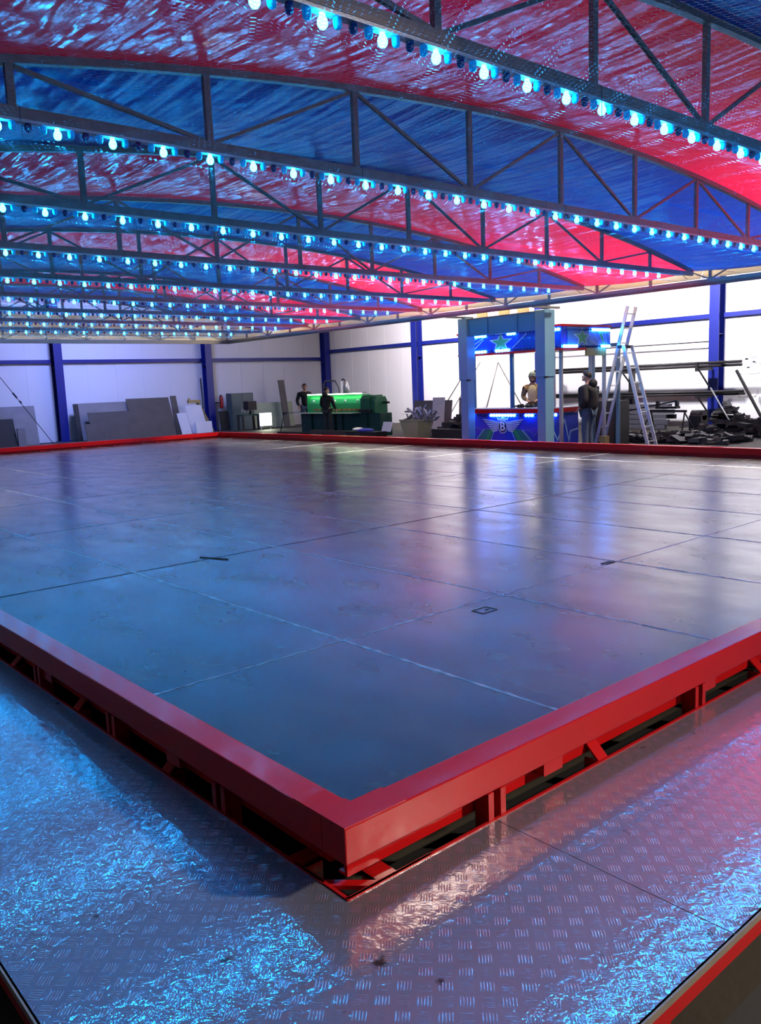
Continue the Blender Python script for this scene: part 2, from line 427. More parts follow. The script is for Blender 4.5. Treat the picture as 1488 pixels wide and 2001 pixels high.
def i_column_mesh(w=0.30, d=0.34, zt=7.6):
    mb = MB()
    mb.box((0, -d / 2 + .01, (ZF + zt) / 2), (w, .02, zt - ZF))
    mb.box((0, d / 2 - .01, (ZF + zt) / 2), (w, .02, zt - ZF))
    mb.box((0, 0, (ZF + zt) / 2), (.016, d - .04, zt - ZF))
    for z in (2.4, 5.0): mb.box((0, 0, z), (w - .02, d - .04, .012))
    mb.box((0, 0, ZF + .012), (w + .12, d + .1, .024))
    return mb
cm = i_column_mesh().mesh('column', M_NAVY)
def column(x, y, rz, label):
    o = bpy.data.objects.new('steel_column', cm); C.objects.link(o); o.location = (x, y, 0); o.rotation_euler = (0, 0, rz)
    tag(o, label, 'column')
for y, lb in ((12.1, 'dark blue steel column behind the pipe rack on the right wall'),
              (18.4, 'dark blue steel column on the right wall hidden behind the lit ticket booth'),
              (24.6, 'dark blue steel column on the white wall right of the green machine, by the grey scrap')):
    column(XW - .2, y, PI / 2, lb)
for x, lb in ((5.1, 'blue steel column on the far wall beyond the left edge'), (11.28, 'dark blue steel column on the far wall left of the big leaning grey sheets'),
              (17.35, 'dark blue steel column on the far wall beside the red fire extinguisher'),
              (23.4, 'dark blue steel column in the hall corner behind the green machine')):
    column(x, YW - .2, 0, lb)
def girt(a, b, z, lab, h=0.13):
    mb = MB()
    mb.bar((a[0], a[1], z), (b[0], b[1], z), 0.09, h)
    o = mb.build('wall_rail', M_NAVY); tag(o, lab, 'wall beam')
xg = XW - .06
for ya, yb, lb in ((-9, 11.95, 'right of the pipe rack column'), (12.25, 18.25, 'above the ladder and the pipe rack'), (18.55, 24.45, 'between the booth post and the column right of the machine'), (24.75, 30.5, 'behind the green machine up to the hall corner')):
    girt((xg, ya), (xg, yb), 2.93 if ya > 0 else 2.93, 'dark blue horizontal wall beam ' + lb)
yg = YW - .06
for xa, xb, lb in ((5.25, 11.1, 'at the far left, left of the first blue column'), (11.45, 17.2, 'above the leaning grey sheets on the far wall'), (17.5, 23.25, 'above the fire extinguisher, running to the corner')):
    girt((xa, yg), (xb, yg), 2.62, 'dark blue horizontal wall beam ' + lb)
o = MB().tube([(XW - .3, 12.2, 2.20), (XW - .3, 18.3, 2.22)], .018, 8).build('conduit_pipe', M_DKSTEEL)
tag(o, 'thin grey pipe running level along the white wall below the blue beam', 'pipe')

# ------------------------------------------------------------------ track floor
RX, RY = 1.24, 1.637
X0, X1, Y0, Y1 = 1.341, 12.485, 1.738, 21.6
tf = thing('track_floor', (6.9, 11.6, 0), 'large bluish grey welded steel plate floor of the dodgem track', 'floor plate', kind=None)
MB().span((X0, Y0, -0.012), (X1, Y1, 0)).build('steel_plate', M_TRACK, tf)
MB().span((RX + .012, RY + .012, ZF), (X0 + .06, Y1, -.14)).build('gap_shade_block', M_BLACK, tf)  # black block added under the platform for the shade in the rail gap
MB().span((X0 + .06, RY + .012, ZF), (X1, Y0 + .06, -.14)).build('gap_shade_block', M_BLACK, tf)
def seam(p0, p1, w, h, j, m):
    mb = MB(); d = Vector(p1) - Vector(p0); L = d.length; d.normalize(); nrm = Vector((-d.y, d.x, 0)); n = int(L / .035)
    vs = []; fs = []
    for i in range(n + 1):
        c = Vector(p0) + d * (L * i / n) + nrm * random.uniform(-j, j)
        ww = w * random.uniform(.45, 1.25)
        if random.random() < .012: ww *= 2.6
        vs += [c + nrm * ww / 2, c + Vector((0, 0, h * random.uniform(.6, 1.2))), c - nrm * ww / 2]
        if i:
            o = 3 * i
            fs += [(o - 3, o, o + 1, o - 2), (o - 2, o + 1, o + 2, o - 1)]
    mb.add(vs, fs, True); return mb.build('weld_seam', m, tf)
M_GAP = mat('dark_joint', (0.03, 0.03, 0.035), 0.5, 0.3, 0.3, 20)
for k in range(8):
    x = 2.582 + 1.25 * k
    seam((x, Y0, .0005), (x, Y1, .0005), .020 if k < 3 else .012, .003, .003, M_WELD)
for k in range(8):
    y = 3.342 + 2.5 * k
    seam((X0, y, .0006), (X1, y, .0006), .015 if k != 1 else .011, .0025, .003, M_WELD if k != 1 else M_GAP)
hp = MB()
for dx, dy, sx, sy in ((0, .045, .12, .006), (0, -.045, .12, .006), (.06, 0, .006, .09), (-.06, 0, .006, .09), (0.02, 0, .03, .012)):
    hp.box((3.50 + dx, 3.18 + dy, .001), (sx, sy, .003))
hp.build('lifting_hatch', M_GAP, tf)
MB().box((5.0, 3.36, .001), (.11, .05, .004)).build('slot_hole', M_BLACK, tf)
o = MB().tube([(3.19, 5.95, .004), (3.25, 5.80, .004), (3.29, 5.68, .005)], .004, 6).build('rod_offcut', M_BLACK)
tag(o, 'short thin black rod lying on the steel plates left of centre', 'rod')

# ------------------------------------------------------------------ guard rails around the track
ZT, ZB = 0.155, 0.050
def rail(label, a, b, along, out, near):
    """along: 0 = X, 1 = Y.  a..b range along; out: outer coordinate, inward sign"""
    c, sgn = out
    t = thing('guard_rail', ((a + b) / 2 if along == 0 else c, c if along == 0 else (a + b) / 2, 0), label, 'rail')
    def P(u, v, z): return (u, c + sgn * v, z) if along == 0 else (c + sgn * v, u, z)
    def bx(mb, u0, u1, v0, v1, z0, z1):
        p, q = P(u0, v0, z0), P(u1, v1, z1); return mb.span(p, q)
    bx(MB(), a, b, 0, .105, ZB, ZT).build('rail_beam', M_RED, t, bevel=.004)
    # recessed lower channel, its outer web and inner foot
    mb = MB(); bx(mb, a + .05, b, .062, .074, -.022, ZB - .001); bx(mb, a + .05, b, .062, .100, -.030, -.022); mb.build('lower_channel', M_RED, t)
    # deck side angle
    mb = MB(); bx(mb, a, b, -.006, .004, -.085, -.041); mb.build('edge_angle', M_RED, t)
    if near:
        u = a + (.60 if along == 0 else .56)
        step = 1.25 if along == 0 else .85
        while u < b - .1:
            for q in (-.028, .028):
                mb = MB(); bx(mb, u + q - .007, u + q + .007, .0, .060, -.125, ZB - .001); bx(mb, u + q - .012, u + q + .012, -.002, .008, -.06, ZB - .002); mb.build('bracket', M_RED, t)
            w = u + step * .46
            mb = MB(); mb.bar(P(w, .064, .012), P(w, .0, -.050), .055, .008); bx(mb, w - .03, w - .022, .0, .062, -.10, -.045); mb.build('cross_flat', M_RED, t)
            u += step
        mb = MB(); bx(mb, a + .12, a + .19, .0, .085, -.062, -.050); bx(mb, a + .12, a + .13, .0, .085, -.125, -.05); mb.build('cross_flat', M_RED, t)
    u = a + .9
    while u < b:
        mb = MB(); bx(mb, u - .05, u + .05, .012, .09, 0.0, ZB - .001); mb.build('foot', M_RED, t); u += 1.05 if along == 0 else 1.25
    return t
RX1, RY1 = 12.585, 21.70
r1 = rail('red steel rail with a bright end face running right from the near corner', RX, RX1, 0, (RY, 1), True)
# the short mitred corner piece laps over the left rail
MB().prism([(RX, RY), (RX + .22, RY), (RX + .22, RY + .105), (RX + .105, RY + .105), (RX + .105, RY + .125), (RX, RY + .235)], 2, ZT, ZT + .004).build('corner_lap', M_RED, r1)
mb = MB(); mb.prism([(RX + .002, RY + .10), (RX + .10, RY + .002), (RX + .14, RY + .002), (RX + .002, RY + .14)], 2, -.062, -.050); mb.prism([(RX - .004, RY - .004), (RX + .31, RY - .004), (RX + .31, RY + .006), (RX - .004, RY + .006)], 2, -.085, -.041)
mb.span((RX - .004, RY, -.085), (RX + .006, RY + .24, -.041)); mb.build('corner_gusset', M_RED, r1)
rail('red steel rail with a dark outer side running left from the near corner', RY + .105, RY1 - .106, 1, (RX, 1), True)
rail('red rail on small feet along the far right side of the track', RY + .106, RY1 - .106, 1, (RX1, -1), False)
rail('red rail on small feet across the far end of the track', RX, RX1, 0, (RY1, -1), False)

# ------------------------------------------------------------------ tread plate walkways
ZD = -0.045
XE, YE = 0.472, 0.867
JX = 1.83
M_WORN = mat('worn_edge_metal', (.42, .37, .30), .5, .6, .2, 20)
def deck(name, poly, label, edges):
    t = thing('walkway_deck', (poly[0][0], poly[0][1], ZD), label, 'walkway')
    MB().prism(poly, 2, ZD - .006, ZD).build('tread_plate', M_TREAD, t)
    for p, q in edges:
        MB().bar((p[0], p[1], ZD - .009), (q[0], q[1], ZD - .009), .010, .018).build('edge_trim', M_WORN, t)
        dx, dy = (.018, 0) if p[0] == q[0] else (0, .018)
        MB().bar((p[0] + dx, p[1] + dy, ZD - .045), (q[0] + dx, q[1] + dy, ZD - .045), .03, .05).build('frame_member', M_RED, t)
        mb = MB(); n = int(max(1, (Vector(q) - Vector(p)).length // 1.5))
        for i in range(n + 1):
            c = Vector(p).lerp(Vector(q), (i + .5) / (n + 1)); mb.span((c.x + .02, c.y + .02, ZF), (c.x + .08, c.y + .08, ZD - .006))
        mb.build('support_leg', M_RED, t)
deck('a', [(XE, YE), (JX - .0015, YE), (JX - .0015, RY - .006), (RX - .006, RY - .006), (RX - .006, 9.0), (XE, 9.0)],
     'silver tread plate walkway around the near corner and along the left rail, under cyan light', [((XE, YE, 0), (JX, YE, 0)), ((XE, YE, 0), (XE, 9.0, 0))])
deck('b', [(JX + .0015, YE), (13.3, YE), (13.3, RY - .006), (JX + .0015, RY - .006)],
     'silver tread plate walkway along the near right rail, pinkish with dirt specks', [((JX, YE, 0), (13.3, YE, 0))])
deck('c', [(RX1 + .01, RY), (13.4, RY), (13.4, RY1 + .8), (RX1 + .01, RY1 + .8)],
     'tread plate walkway behind the far right rail, in front of the blue booth', [])
deck('d', [(XE, RY1 + .01), (RX1, RY1 + .01), (RX1, RY1 + .8), (XE, RY1 + .8)],
     'tread plate walkway behind the rail at the far end of the track', [])
deck('e', [(XE, 9.003), (RX - .006, 9.003), (RX - .006, RY1), (XE, RY1)],
     'tread plate walkway further along the left rail, outside the left edge', [])

# ------------------------------------------------------------------ roof trusses, lamps, tarpaulins, netting
TY = [0.825 + 2.045 * k for k in range(10)]
XA, XB, XM = 0.48, 12.63, 6.555
def ztop(x): return 3.53 - 0.0173 * (x - XM) ** 2
TVX = [XA + .005 + 1.2145 * k for k in range(11)]
ORD = ['overhead nearest the camera, out of view', 'nearest the camera', 'second from the camera', 'third from the camera', 'fourth from the camera', 'fifth from the camera', 'sixth from the camera', 'third from the far end', 'second from the far end', 'at the far end']

def truss_parts():
    parts = {}
    parts['bottom_chord'] = [MB().span((XA, -.028, 2.822), (XB, .028, 2.882)).mesh('bottom_chord', M_TRUSS)]
    mb = MB(); n = 30
    for i in range(n):
        xa = XA + (XB - XA) * i / n; xb = XA + (XB - XA) * (i + 1) / n
        mb.bar((xa, 0, ztop(xa)), (xb, 0, ztop(xb)), .05, .045)
    parts['top_chord'] = [mb.mesh('top_chord', M_TRUSS)]
    parts['vertical'] = [MB().span((x - .022, -.016, 2.88), (x + .022, .016, ztop(x) - .02)).mesh('vertical', M_TRUSS) for x in TVX[1:-1]]
    parts['diagonal'] = []
    for k in range(10):
        a, b = TVX[k], TVX[k + 1]
        # tops at odd nodes (1.7, 4.13, 6.56 ...), feet at even nodes (2.9, 5.34 ...)
        if k % 2 == 1: p, q = (a + .03, ztop(a) - .03), (b - .04, 2.885)
        else: p, q = (a + .04, 2.885), (b - .03, ztop(b) - .03)
        parts['diagonal'].append(MB().bar((p[0], 0, p[1]), (q[0], 0, q[1]), .022, .024).mesh('diagonal', M_TRUSS))
    return parts
TP = truss_parts()
def hook_mesh():
    return MB().tube([(0, 0, 2.90), (.002, -.03, 2.88), (-.002, -.034, 2.80), (.003, -.03, 2.72)], .0022, 5).mesh('netting_hook', M_BLACK)
HK = hook_mesh()
# lamp meshes (origin at the socket)
g = MB().lathe([(.0, -.062), (.013, -.059), (.0205, -.048), (.0225, -.036), (.020, -.024), (.013, -.012), (.0125, 0)], n=12)
ME_LIT = g.mesh('lit_lamp', M_LIT)
cap = MB().lathe([(.0, -.046), (.010, -.044), (.017, -.036), (.019, -.022), (.0185, -.006), (.015, 0)], n=16, rib=.05)
ME_CY = cap.mesh('cyan_lamp_cap', M_CYAN)
ME_DK = cap.mesh('dark_lamp_cap', M_DARKCAP)
ZL = 2.806
for k, y in enumerate(TY):
    t = thing('roof_truss', (XM, y, 2.85), 'grey arched steel roof truss, %s' % ORD[k], 'truss')
    for nm, ms in TP.items():
        for me in ms: inst(nm, me, (0, y, 0), t)
    for x in TVX[1:-1:2]: inst('netting_hook', HK, (x + .03, y, 0), t)
    t = thing('lamp_strip', (XM, y, ZL), 'strip of cyan lit funfair lamps, %s' % ORD[k], 'light strip')
    MB().span((XA + .05, y - .024, ZL), (XB - .35, y + .024, ZL + .0155)).build('strip_rail', M_STRIP, t)
    for j in range(35):
        x = 2.586 + .3243 * (j - 6)
        inst('lit_lamp', ME_LIT, (x, y, ZL), t)
        if x < 9.6 or k < 3:
            inst('cyan_lamp_cap', ME_CY, (x - .078, y, ZL), t); inst('cyan_lamp_cap', ME_CY, (x + .078, y, ZL), t)
            inst('dark_lamp_cap', ME_DK, (x + .162, y, ZL), t)

SHL = {0: ('blue tarpaulin roof sheet nearest the camera, edged by a cream rope', M_BLUE_TARP),
       1: ('large red tarpaulin roof sheet between the two nearest lamp rows', M_RED_TARP),
       2: ('large blue tarpaulin roof sheet behind the second lamp row', M_BLUE_TARP),
       3: ('red tarpaulin roof sheet behind the third lamp row', M_RED_TARP),
       4: ('blue tarpaulin roof sheet behind the fourth lamp row', M_BLUE_TARP),
       5: ('red tarpaulin roof sheet behind the fifth lamp row', M_RED_TARP),
       6: ('blue tarpaulin roof sheet behind the sixth lamp row', M_BLUE_TARP),
       7: ('red tarpaulin roof sheet near the far end of the roof', M_RED_TARP),
       8: ('blue tarpaulin roof sheet at the far end of the roof', M_BLUE_TARP)}
for k in range(9):
    ya, yb = TY[k], TY[k + 1]
    lab, m = SHL[k]
    t = thing('tarpaulin_sheet', (XM, (ya + yb) / 2, 3.4), lab, 'tarpaulin')
    nx, ny = 150, 14
    vs = []; fs = []
    rnd = [random.uniform(-1, 1) for _ in range(nx + 1)]
    for i in range(nx + 1):
        x = XA - .02 + (XB + .12 - XA) * i / nx
        for j in range(ny + 1):
            s = j / ny; y = ya + (yb - ya) * s
            belly = math.sin(PI * s)
            z = ztop(x) + .028 - .05 * belly + .007 * belly * rnd[i] + .006 * belly * math.sin(x * 9 + 3 * s + k)
            vs.append((x, y, z))
    for i in range(nx):
        for j in range(ny):
            o = i * (ny + 1) + j; fs.append((o, o + ny + 1, o + ny + 2, o + 1))
    sh = MB().add(vs, fs, True).build('sheet', m, t)
    # ribbed lacing strip along the right hand end
    vs = []; fs = []; n = 90
    for i in range(n + 1):
        y = ya + .03 + (yb - ya - .06) * i / n; w = .012 if i % 2 else -.012
        vs += [(XB + .08, y, ztop(XB) + .03 + w), (12.82, y, 2.985 + w)]
        if i: fs.append((2 * i - 2, 2 * i, 2 * i + 1, 2 * i - 1))
    ls = MB().add(vs, fs).build('lacing_strip', M_PVC, t)
    MB().tube([(XB + .06, ya + .25, ztop(XB) + .02), (12.82, ya + .18, 2.80)], .005, 5).build('tension_cord', M_BLACK, t)
    if k == 0:
        mb = MB(); x = 3.6
        while x < 9:
            z = ztop(x) - .055; mb.tube([(x, 2.45, z), (x + .012, 2.45, z), (x + .05, 2.452, ztop(x + .05) - .055), (x + .062, 2.452, ztop(x + .06) - .055)], [.007, .011, .011, .006], 8); x += .085
        mb.build('edge_rope', M_ROPE, t)

# chicken wire: one 1 m wide roll, repeated across the roof
def hex_net(width, length, c=.034, r=.00055):
    mb_v = []; mb_f = []
    a = c / math.sqrt(3)                     # hexagon side, twisted edges along x
    rows = int(width / (1.5 * a)) ; cols = int(length / c)
    def seg(p, q):
        d = (Vector(q) - Vector(p)).normalized(); x = Vector((-d.y, d.x, 0)); o = len(mb_v)
        for P in (p, q):
            P = Vector(P)
            mb_v.extend([(P + x * r)[:], (P - x * r * .5 + Vector((0, 0, r * .87)))[:], (P - x * r * .5 - Vector((0, 0, r * .87)))[:]])
        mb_f.extend([(o, o + 1, o + 4, o + 3), (o + 1, o + 2, o + 5, o + 4), (o + 2, o, o + 3, o + 5)])
    for i in range(rows):
        y = -width / 2 + i * 1.5 * a; off = (c / 2) if i % 2 else 0
        for j in range(cols):
            x = j * c + off
            z = .010 * math.sin(x * 2.1) * math.sin(y * 3.1)
            p = (x, y, z); q1 = (x + c / 2, y + a / 2, z); q2 = (x + c, y, z)
            seg(p, q1); seg(q1, q2); seg(q1, (x + c / 2, y + 1.5 * a, z))
    me = bpy.data.meshes.new('wire_netting'); me.from_pydata(mb_v, [], mb_f); me.materials.append(M_NET)
    me.polygons.foreach_set('use_smooth', [True] * len(mb_f)); me.update(); return me
ME_NET = hex_net(1.02, 12.2)
for k in range(19):
    o = bpy.data.objects.new('wire_netting', ME_NET); C.objects.link(o); o.location = (XA, 1.34 + 1.0225 * k, 2.715)
    tag(o, 'length of hexagonal chicken wire stretched level below the cyan lamp rows', 'wire netting', 'rolls of wire netting hung under the roof lamps')

# edge beams that carry the trusses
def edge_truss(label, along, c, a, b):
    t = thing('edge_truss', (c, (a + b) / 2, 2.7) if along else ((a + b) / 2, c, 2.7), label, 'edge truss')
    P = (lambda u, v, z: (c + v, u, z)) if along else (lambda u, v, z: (u, c + v, z))
    MB().span(P(a, -.03, 2.67), P(b, .03, 2.77)).build('edge_beam', M_BEAM, t)
    MB().span(P(a, -.012, 2.955), P(b, .012, 2.982)).build('upper_rod', M_BEAM, t)
    n = int((b - a) / 1.0225); st = (b - a) / n
    for i in range(n + 1):
        u = a + st * i
        MB().span(P(u - .02, -.02, 2.77), P(u + .02, .02, 2.96)).build('upright', M_BEAM, t)
        if i < n:
            d = (u + .02, u + st * .42) if i % 2 == 0 else (u + st * .98, u + st * .6)
            MB().bar(P(d[0], 0, 2.775), P(d[1], 0, 2.955), .028, .02).build('brace', M_BEAM, t)
edge_truss('long grey edge truss on the far right side carrying the roof trusses', 1, 12.86, .5, 21.42)
edge_truss('grey edge truss across the far end of the roof', 0, 21.40, XA, 12.828)
edge_truss('grey edge truss on the left side of the roof, outside the view', 1, .40, .5, 21.42)
for k in range(10):
    ya = .82 + 2.045 * k
    mb = MB(); prof = [(12.892, 2.79), (12.98, 2.97), (13.12, 3.2), (13.3, 3.45), (13.32, 3.45), (13.14, 3.19), (13.0, 2.96), (12.912, 2.79)]
    mb.prism(prof, 1, ya + .01, ya + 2.035)
    o = mb.build('fascia_board', M_FASCIA); tag(o, 'cream back of a fascia board standing outside the long edge truss', 'fascia board', 'cream fascia boards along the right roof edge')
    mb = MB(); mb.prism([(21.431, 2.78), (21.5, 2.95), (21.64, 3.18), (21.84, 3.42), (21.86, 3.42), (21.66, 3.17), (21.52, 2.94), (21.451, 2.78)], 0, .5 + 1.24 * k + .01, .5 + 1.24 * (k + 1) - .01)
    o = mb.build('fascia_board', M_FASCIA); tag(o, 'cream back of a fascia board standing outside the far end truss', 'fascia board', 'cream fascia boards along the far roof edge')

# ------------------------------------------------------------------ pylon: two posts and box beam
def post(x0, x1, y0, y1, label, d):
    t = thing('support_post', ((x0 + x1) / 2, (y0 + y1) / 2, ZF), label, 'post')
    MB().span((x0 + .025, y0 + .02, ZF), (x1 - .02, y1 - .02, 1.38)).build('lower_section', M_POST, t, bevel=.006)
    MB().span((x0, y0, 1.36), (x1, y1, 2.66)).build('upper_section', M_POST, t, bevel=.006)
    MB().span((x0 - .02, y0 - .05, 1.33), (x0 + .05, y0 + .01, 1.37)).build('locking_pin', M_BLACK, t)
    MB().span((x0 - .06, y0 - .06, ZF), (x1 + .06, y1 + .06, ZF + .02)).build('foot_plate', M_POST, t)
post(13.42, 13.68, 12.55, 12.80, 'blue lit square steel post at the left end of the booth', 0)
post(13.42, 13.74, 10.46, 10.70, 'square steel post before the booth, blue on its left and grey on its right', 0)
t = thing('box_beam', (13.6, 11.6, 2.4), 'deep blue painted box beam between the two booth posts', 'beam')
MB().span((13.48, 10.705, 2.28), (13.62, 12.545, 2.63)).build('beam_web', M_BOX, t)
for y in (11.2, 12.0): MB().span((13.465, y - .012, 2.28), (13.48, y + .012, 2.63)).build('stiffener', M_BOX, t)
MB().span((13.46, 10.705, 2.63), (13.66, 12.545, 2.65)).build('beam_flange', M_BEAM, t)
t = thing('cable_tray', (13.3, 11.6, 2.8), 'grey bracket frame with cream plates above the blue box beam', 'bracket')
MB().span((12.90, 10.3, 2.66), (13.70, 10.36, 2.70)).build('bracket_arm', M_BEAM, t)
MB().span((12.90, 12.6, 2.66), (13.70, 12.66, 2.70)).build('bracket_arm', M_BEAM, t)
for y in (10.9, 11.4, 12.0): MB().span((13.46, y, 2.655), (13.5, y + .28, 2.78)).build('plate', M_FASCIA, t)

# ------------------------------------------------------------------ hall things: helpers
def panel_lean(name, p, w, h, along, lean, th, m, label, cat, group=None, z0=ZF, rz=0):
    """sheet leaning back against a wall. along 0: width along X, leans to +Y; along 1: width along Y, leans to +X"""
    mb = MB()
    t = R_(lean)
    d, hh = math.sin(t) * h, math.cos(t) * h
    if along == 0:
        x, y = p
        vs = [(x, y, z0), (x + w, y, z0), (x + w + rz, y + d, z0 + hh), (x + rz, y + d, z0 + hh)]
        off = Vector((0, th * math.cos(t), -th * math.sin(t)))
    else:
        x, y = p
        vs = [(x, y, z0), (x, y + w, z0), (x + d, y + w + rz, z0 + hh), (x + d, y + rz, z0 + hh)]
        off = Vector((th * math.cos(t), 0, -th * math.sin(t)))
    v2 = [tuple(Vector(v) + off) for v in vs]
    mb.add(vs + v2, [(0, 1, 2, 3), (7, 6, 5, 4), (0, 4, 5, 1), (1, 5, 6, 2), (2, 6, 7, 3), (3, 7, 4, 0)])
    o = mb.build(name, m); tag(o, label, cat, group); return o

# far wall, left of the corner
panel_lean('leaning_sheet', (8.6, 30.0), 1.6, 1.36, 0, 10, .02, M_LTSHEET, 'light grey sheet leaning on the far wall at the left edge, behind the cable', 'sheet')
panel_lean('leaning_board', (8.5, 29.6), .85, .95, 0, 10, .02, M_BLACK, 'dark board leaning at the far left edge in front of the light grey sheet', 'board', rz=-.05)
o = MB().span((9.35, 29.55, ZF), (9.6, 29.65, .35)).build('socket_box', M_LTSHEET); tag(o, 'small pale box on a stand at the far left by the dark board', 'box')
t = thing('guy_cable', (9.7, 29.5, ZF), 'thin dark diagonal cable with a turnbuckle left of the blue column', 'cable')
MB().tube([(8.2, 29.5, 3.2), (10.50, 29.5, ZF)], .012, 6).build('wire', M_DKSTEEL, t)
MB().tube([(9.30, 29.5, 1.55), (9.42, 29.5, 1.38)], .03, 8).build('turnbuckle', M_BLACK, t)
MB().tube([(9.50, 29.5, 1.27), (9.55, 29.5, 1.20)], .03, 8).build('turnbuckle', M_BLACK, t)
panel_lean('leaning_sheet', (11.62, 30.15), 2.45, 1.36, 0, 8, .02, M_LTSHEET, 'long light grey sheet leaning behind the darker sheets, right of the blue column', 'sheet')
panel_lean('leaning_board', (11.55, 29.95), .18, 1.34, 0, 9, .04, M_BLACK, 'narrow dark board end at the left of the leaning sheets', 'board')
panel_lean('leaning_sheet', (13.75, 30.05), 1.75, 1.46, 0, 9, .02, M_GREYSHEET, 'dark grey sheet standing tallest among the leaning sheets', 'sheet', rz=-.14)
panel_lean('leaning_sheet', (12.05, 29.75), 3.3, 1.02, 0, 10, .02, M_GREYSHEET, 'widest dark grey sheet leaning in front of the stack by the blue column', 'sheet', rz=-.1)
panel_lean('leaning_sheet', (11.7, 29.5), .95, .62, 0, 10, .02, M_GREYSHEET, 'small low grey sheet leaning at the front left of the stack', 'sheet')
panel_lean('leaning_plank', (15.6, 30.2), .24, 1.5, 0, 7, .05, M_GREYSHEET, 'narrow tall grey plank standing right of the dark grey sheets', 'plank', rz=-.1)
panel_lean('leaning_board', (15.5, 29.6), .42, .82, 0, 9, .02, M_WHITESHEET, 'narrow white board leaning beside the plank, left of the two white ones', 'board', rz=-.12)
panel_lean('leaning_board', (16.05, 29.8), .72, 1.1, 0, 9, .02, M_WHITESHEET, 'wider white board leaning left of the ochre crane arm', 'board', rz=-.18)
panel_lean('leaning_board', (16.1, 29.55), .72, .45, 0, 9, .02, M_PAPER, 'low white board leaning in front of the wider white board', 'board')
t = thing('crane_arm', (16.8, 29.8, ZF), 'ochre painted bent crane arm leaning right of the white boards', 'crane arm')
MB().bar((16.95, 29.8, ZF), (16.55, 30.2, 1.0), .12, .12).build('mast', M_OCHRE, t)
MB().bar((16.65, 30.15, .98), (16.1, 30.1, .98), .12, .12).build('jib', M_OCHRE, t)
MB().tube([(16.15, 30.1, .98), (16.15, 30.1, 1.12)], .05, 8).build('pulley', M_OCHRE, t)
o = MB().tube([(17.05, 30.7, 1.9), (17.0, 30.5, ZF)], .02, 6).build('thin_rod', M_DKSTEEL); tag(o, 'thin grey rod leaning just left of the blue column by the extinguisher', 'rod')
t = thing('fire_extinguisher', (17.72, 30.1, .62), 'red fire extinguisher hung on the wall beside the blue column', 'fire extinguisher')
MB().lathe([(.0, .0), (.075, .01), (.08, .06), (.08, .40), (.055, .47), (.025, .50), (.0, .50)], (17.72, 30.3, .66), 14).build('cylinder', M_EXT, t)
MB().span((17.66, 30.37, .86), (17.78, 30.8, .90)).build('wall_bracket', M_BLACK, t)
MB().span((17.69, 30.28, 1.14), (17.75, 30.32, 1.2)).build('valve', M_BLACK, t)
MB().tube([(17.72, 30.3, 1.18), (17.62, 30.25, 1.15), (17.62, 30.22, .8)], .014, 6).build('hose', M_BLACK, t)
panel_lean('leaning_board', (17.46, 30.0), .42, .80, 0, 8, .03, M_BLACK, 'dark board leaning under the fire extinguisher', 'board')
t = thing('steel_cabinet', (18.4, 30.2, ZF), 'grey green steel cabinet right of the fire extinguisher', 'cabinet')
MB().span((17.95, 29.9, ZF), (19.0, 30.3, 1.24)).build('cabinet_body', mat('cabinet_grey_green', (0.10, 0.14, 0.13), .5), t)
DOOR = MB().span((17.97, 29.885, ZF + .1), (18.46, 29.898, 1.2)).build('door', mat('cabinet_grey_green', (0.10, 0.14, 0.13)), t)
MB().span((18.40, 29.87, .45), (18.43, 29.885, .6)).build('handle', M_STRIP, DOOR)
DOOR = MB().span((18.48, 29.885, ZF + .1), (18.98, 29.898, 1.2)).build('door', mat('cabinet_grey_green', (0.10, 0.14, 0.13)), t)
MB().span((18.51, 29.87, .45), (18.54, 29.885, .6)).build('handle', M_STRIP, DOOR)
t = thing('drill_press', (18.3, 29.2, ZF), 'dark bench drill on four legs in front of the grey green cabinet', 'machine')
MB().span((17.85, 28.95, .32), (18.65, 29.4, .38)).build('work_table', M_DKGREEN, t)
for x in (17.9, 18.6):
    for y in (29.0, 29.35): MB().span((x - .03, y - .03, ZF), (x + .03, y + .03, .32)).build('leg', M_DKSTEEL, t)
MB().tube([(18.4, 29.25, .38), (18.4, 29.25, .62)], .05, 8).build('drill_column', M_DKSTEEL, t)
MB().span((18.2, 29.05, .55), (18.6, 29.4, .90)).build('drill_head', M_DKSTEEL, t)
MB().tube([(18.28, 29.15, .55), (18.28, 29.15, .44)], .02, 8).build('spindle', M_STRIP, t)
t = thing('glowing_sheet', (19.0, 28.7, ZF), 'bright lit square metal sheet, made to glow, standing right of the drill', 'lamp')  # a lit metal sheet made emissive, not a lamp
MB().span((18.5, 28.75, -.12), (19.1, 28.80, .42)).build('sheet_backing', M_STRIP, t)
MB().span((18.52, 28.735, -.10), (19.08, 28.748, .40)).build('glow_face', M_GLOWSHEET, t)
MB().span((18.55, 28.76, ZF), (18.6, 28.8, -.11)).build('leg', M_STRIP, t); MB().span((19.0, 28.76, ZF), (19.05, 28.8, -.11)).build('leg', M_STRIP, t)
area('sheet_glow', (18.8, 28.65, .15), (17.5, 20.0, -.2), .5, 10, (.9, 1.0, .7))  # added light to go with the glowing sheet
panel_lean('leaning_sheet', (19.1, 30.0), 2.0, 1.06, 0, 7, .02, mat('pale_green_sheet', (0.38, 0.46, 0.33), .5), 'pale greenish sheet leaning on the wall behind the sawhorse', 'sheet')
panel_lean('leaning_plank', (20.3, 29.6), .30, 1.98, 0, 7, .04, M_GREYSHEET, 'tall grey plank leaning above the sawhorse', 'plank', rz=-.05)
